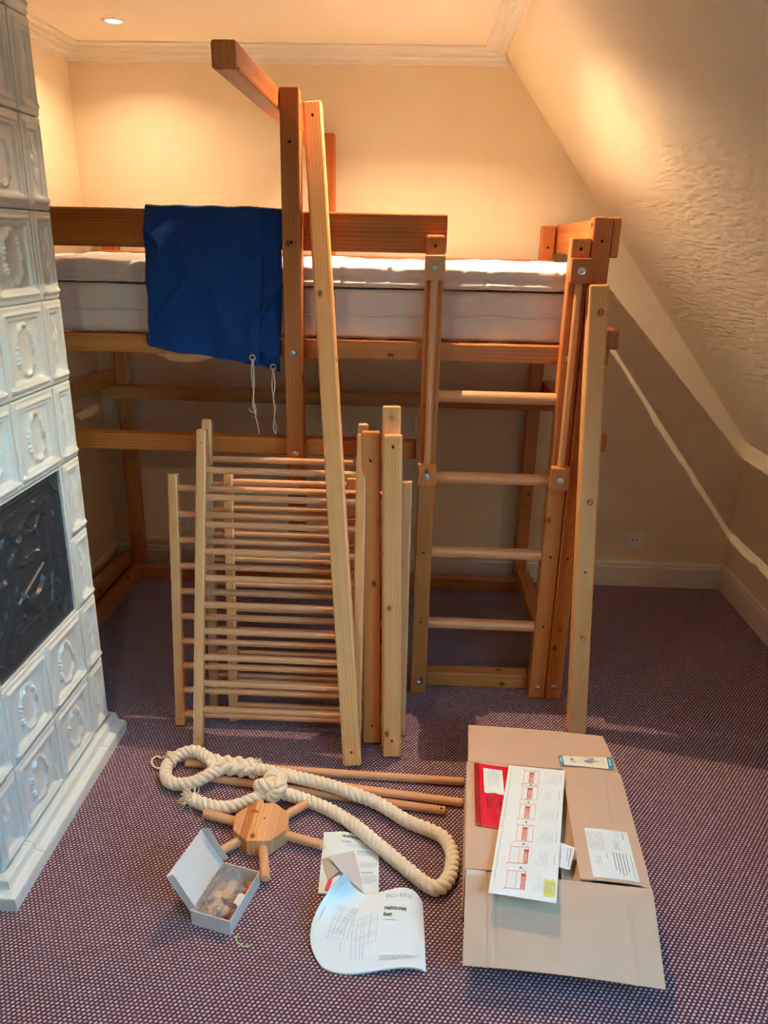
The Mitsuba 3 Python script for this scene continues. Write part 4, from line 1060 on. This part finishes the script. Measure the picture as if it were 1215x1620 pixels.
fr2 = local_quad((.192, 1.590, .1585), (.318, 1.570, .1585), (.330, 1.820, .1585), (.205, 1.838, .1585))
rs_ = thing('red_sleeve', 'shiny red plastic sleeve on the carton, partly under the assembly sheet', 'plastic sleeve')
bend2 = lambda u, v: .004 * np.sin(u * PI) * np.sin(v * PI) + .0015 * np.sin(u * 23 + v * 9) * np.sin(v * PI)
part(rs_, 'film', sheet(40, 60, lambda u, v: tuple(np.moveaxis(fr2(u, v, bend2), -1, 0)), .0016), 'red_plastic', True)
part(rs_, 'seam', sheet(4, 40, lambda u, v: tuple(np.moveaxis(fr2(.11 * u, v, bend2) + np.array([0, 0, .0010]), -1, 0)), .0008), 'dark_red_plastic', True)
part(rs_, 'label', sheet(12, 12, lambda u, v: tuple(np.moveaxis(fr2(.20 + .42 * u, .50 + .42 * v, bend2) + np.array([0, 0, .0012]), -1, 0)), .0006), 'paper', True, 'white label')
at_rs = lambda x, y: tuple(np.moveaxis(fr2(x, y, bend2) + np.array([0, 0, .0018]), -1, 0))
part(rs_, 'label_print', decal(cat([line2d((.30 + .035 * k, .62 + .05 * (k % 3)), (.30 + .035 * k, .86), .008) for k in range(7)]), at_rs, .1), 'ink_faint')
part(rs_, 'film_print', decal(cat([line2d((.26 + .055 * k, .24 + .03 * (k % 3)), (.26 + .055 * k, .45), .010) for k in range(9)]), at_rs, .1), 'ink')

fc = local_quad((.377, 1.461, .1600), (.406, 1.455, .1580), (.432, 1.527, .1580), (.390, 1.540, .1640))
cd = thing('paper_note', 'small white paper note sticking out beside the assembly sheet over the open slit', 'note')
part(cd, 'sheet', sheet(6, 6, lambda u, v: tuple(np.moveaxis(fc(u, v), -1, 0)), .0006), 'paper')
part(cd, 'text_lines', decal(cat([line2d((.80, .12), (.80, .9), .05), line2d((.64, .3), (.64, .85), .04)]), lambda x, y: tuple(np.moveaxis(fc(x, y) + np.array([0, 0, .0008]), -1, 0)), .3), 'ink_grey')

fb = local_quad((.452, 1.852, .1555), (.602, 1.842, .1545), (.6065, 1.893, .1560), (.452, 1.890, .1565))
bro = thing('brochure', 'cream brochure with teal ends and small pictures on the back flap of the carton', 'brochure')
part(bro, 'sheet', sheet(10, 8, lambda u, v: tuple(np.moveaxis(fb(u, v), -1, 0)), .0016), 'ink_cream')
at_b = lambda x, y: tuple(np.moveaxis(fb(x, y) + np.array([0, 0, .0008]), -1, 0))
part(bro, 'end_band', decal(quad2d(0, .075, 0, 1), at_b, .3), 'ink_teal'); part(bro, 'end_band', decal(quad2d(.90, 1, 0, 1), at_b, .3), 'ink_teal')
at_b2 = lambda x, y: tuple(np.moveaxis(fb(x, y) + np.array([0, 0, .0014]), -1, 0))
for d_ in (quad2d(.45, .66, .82, .88), quad2d(.56, .66, .45, .82), line2d((.66, .6), (.74, .52), .05), line2d((.22, .42), (.32, .40), .06)): part(bro, 'picture', decal(d_, at_b2, .2), 'ink_tan')
ell = trimesh.creation.cylinder(.5, .001, sections=24); ell.vertices = ell.vertices * [.17, .30, 1] + [.55, .52, 0]
ell2 = trimesh.creation.cylinder(.5, .001, sections=20); ell2.vertices = ell2.vertices * [.07, .28, 1] + [.24, .62, 0]
for e_ in (ell, ell2): part(bro, 'picture', decal(e_, lambda x, y: tuple(np.moveaxis(fb(x, y) + np.array([0, 0, .0018]), -1, 0)), .2), 'ink_blue')
part(bro, 'text_lines', decal(cat([line2d((.12, .2), (.12, .9), .008), line2d((.42, .2), (.42, .95), .008), line2d((.78, .4), (.78, .9), .010), line2d((.82, .4), (.82, .85), .010)] + [line2d((.945, .25), (.945, .8), .03), line2d((.035, .3), (.035, .8), .03)]), at_b2, .2), 'ink_faint')
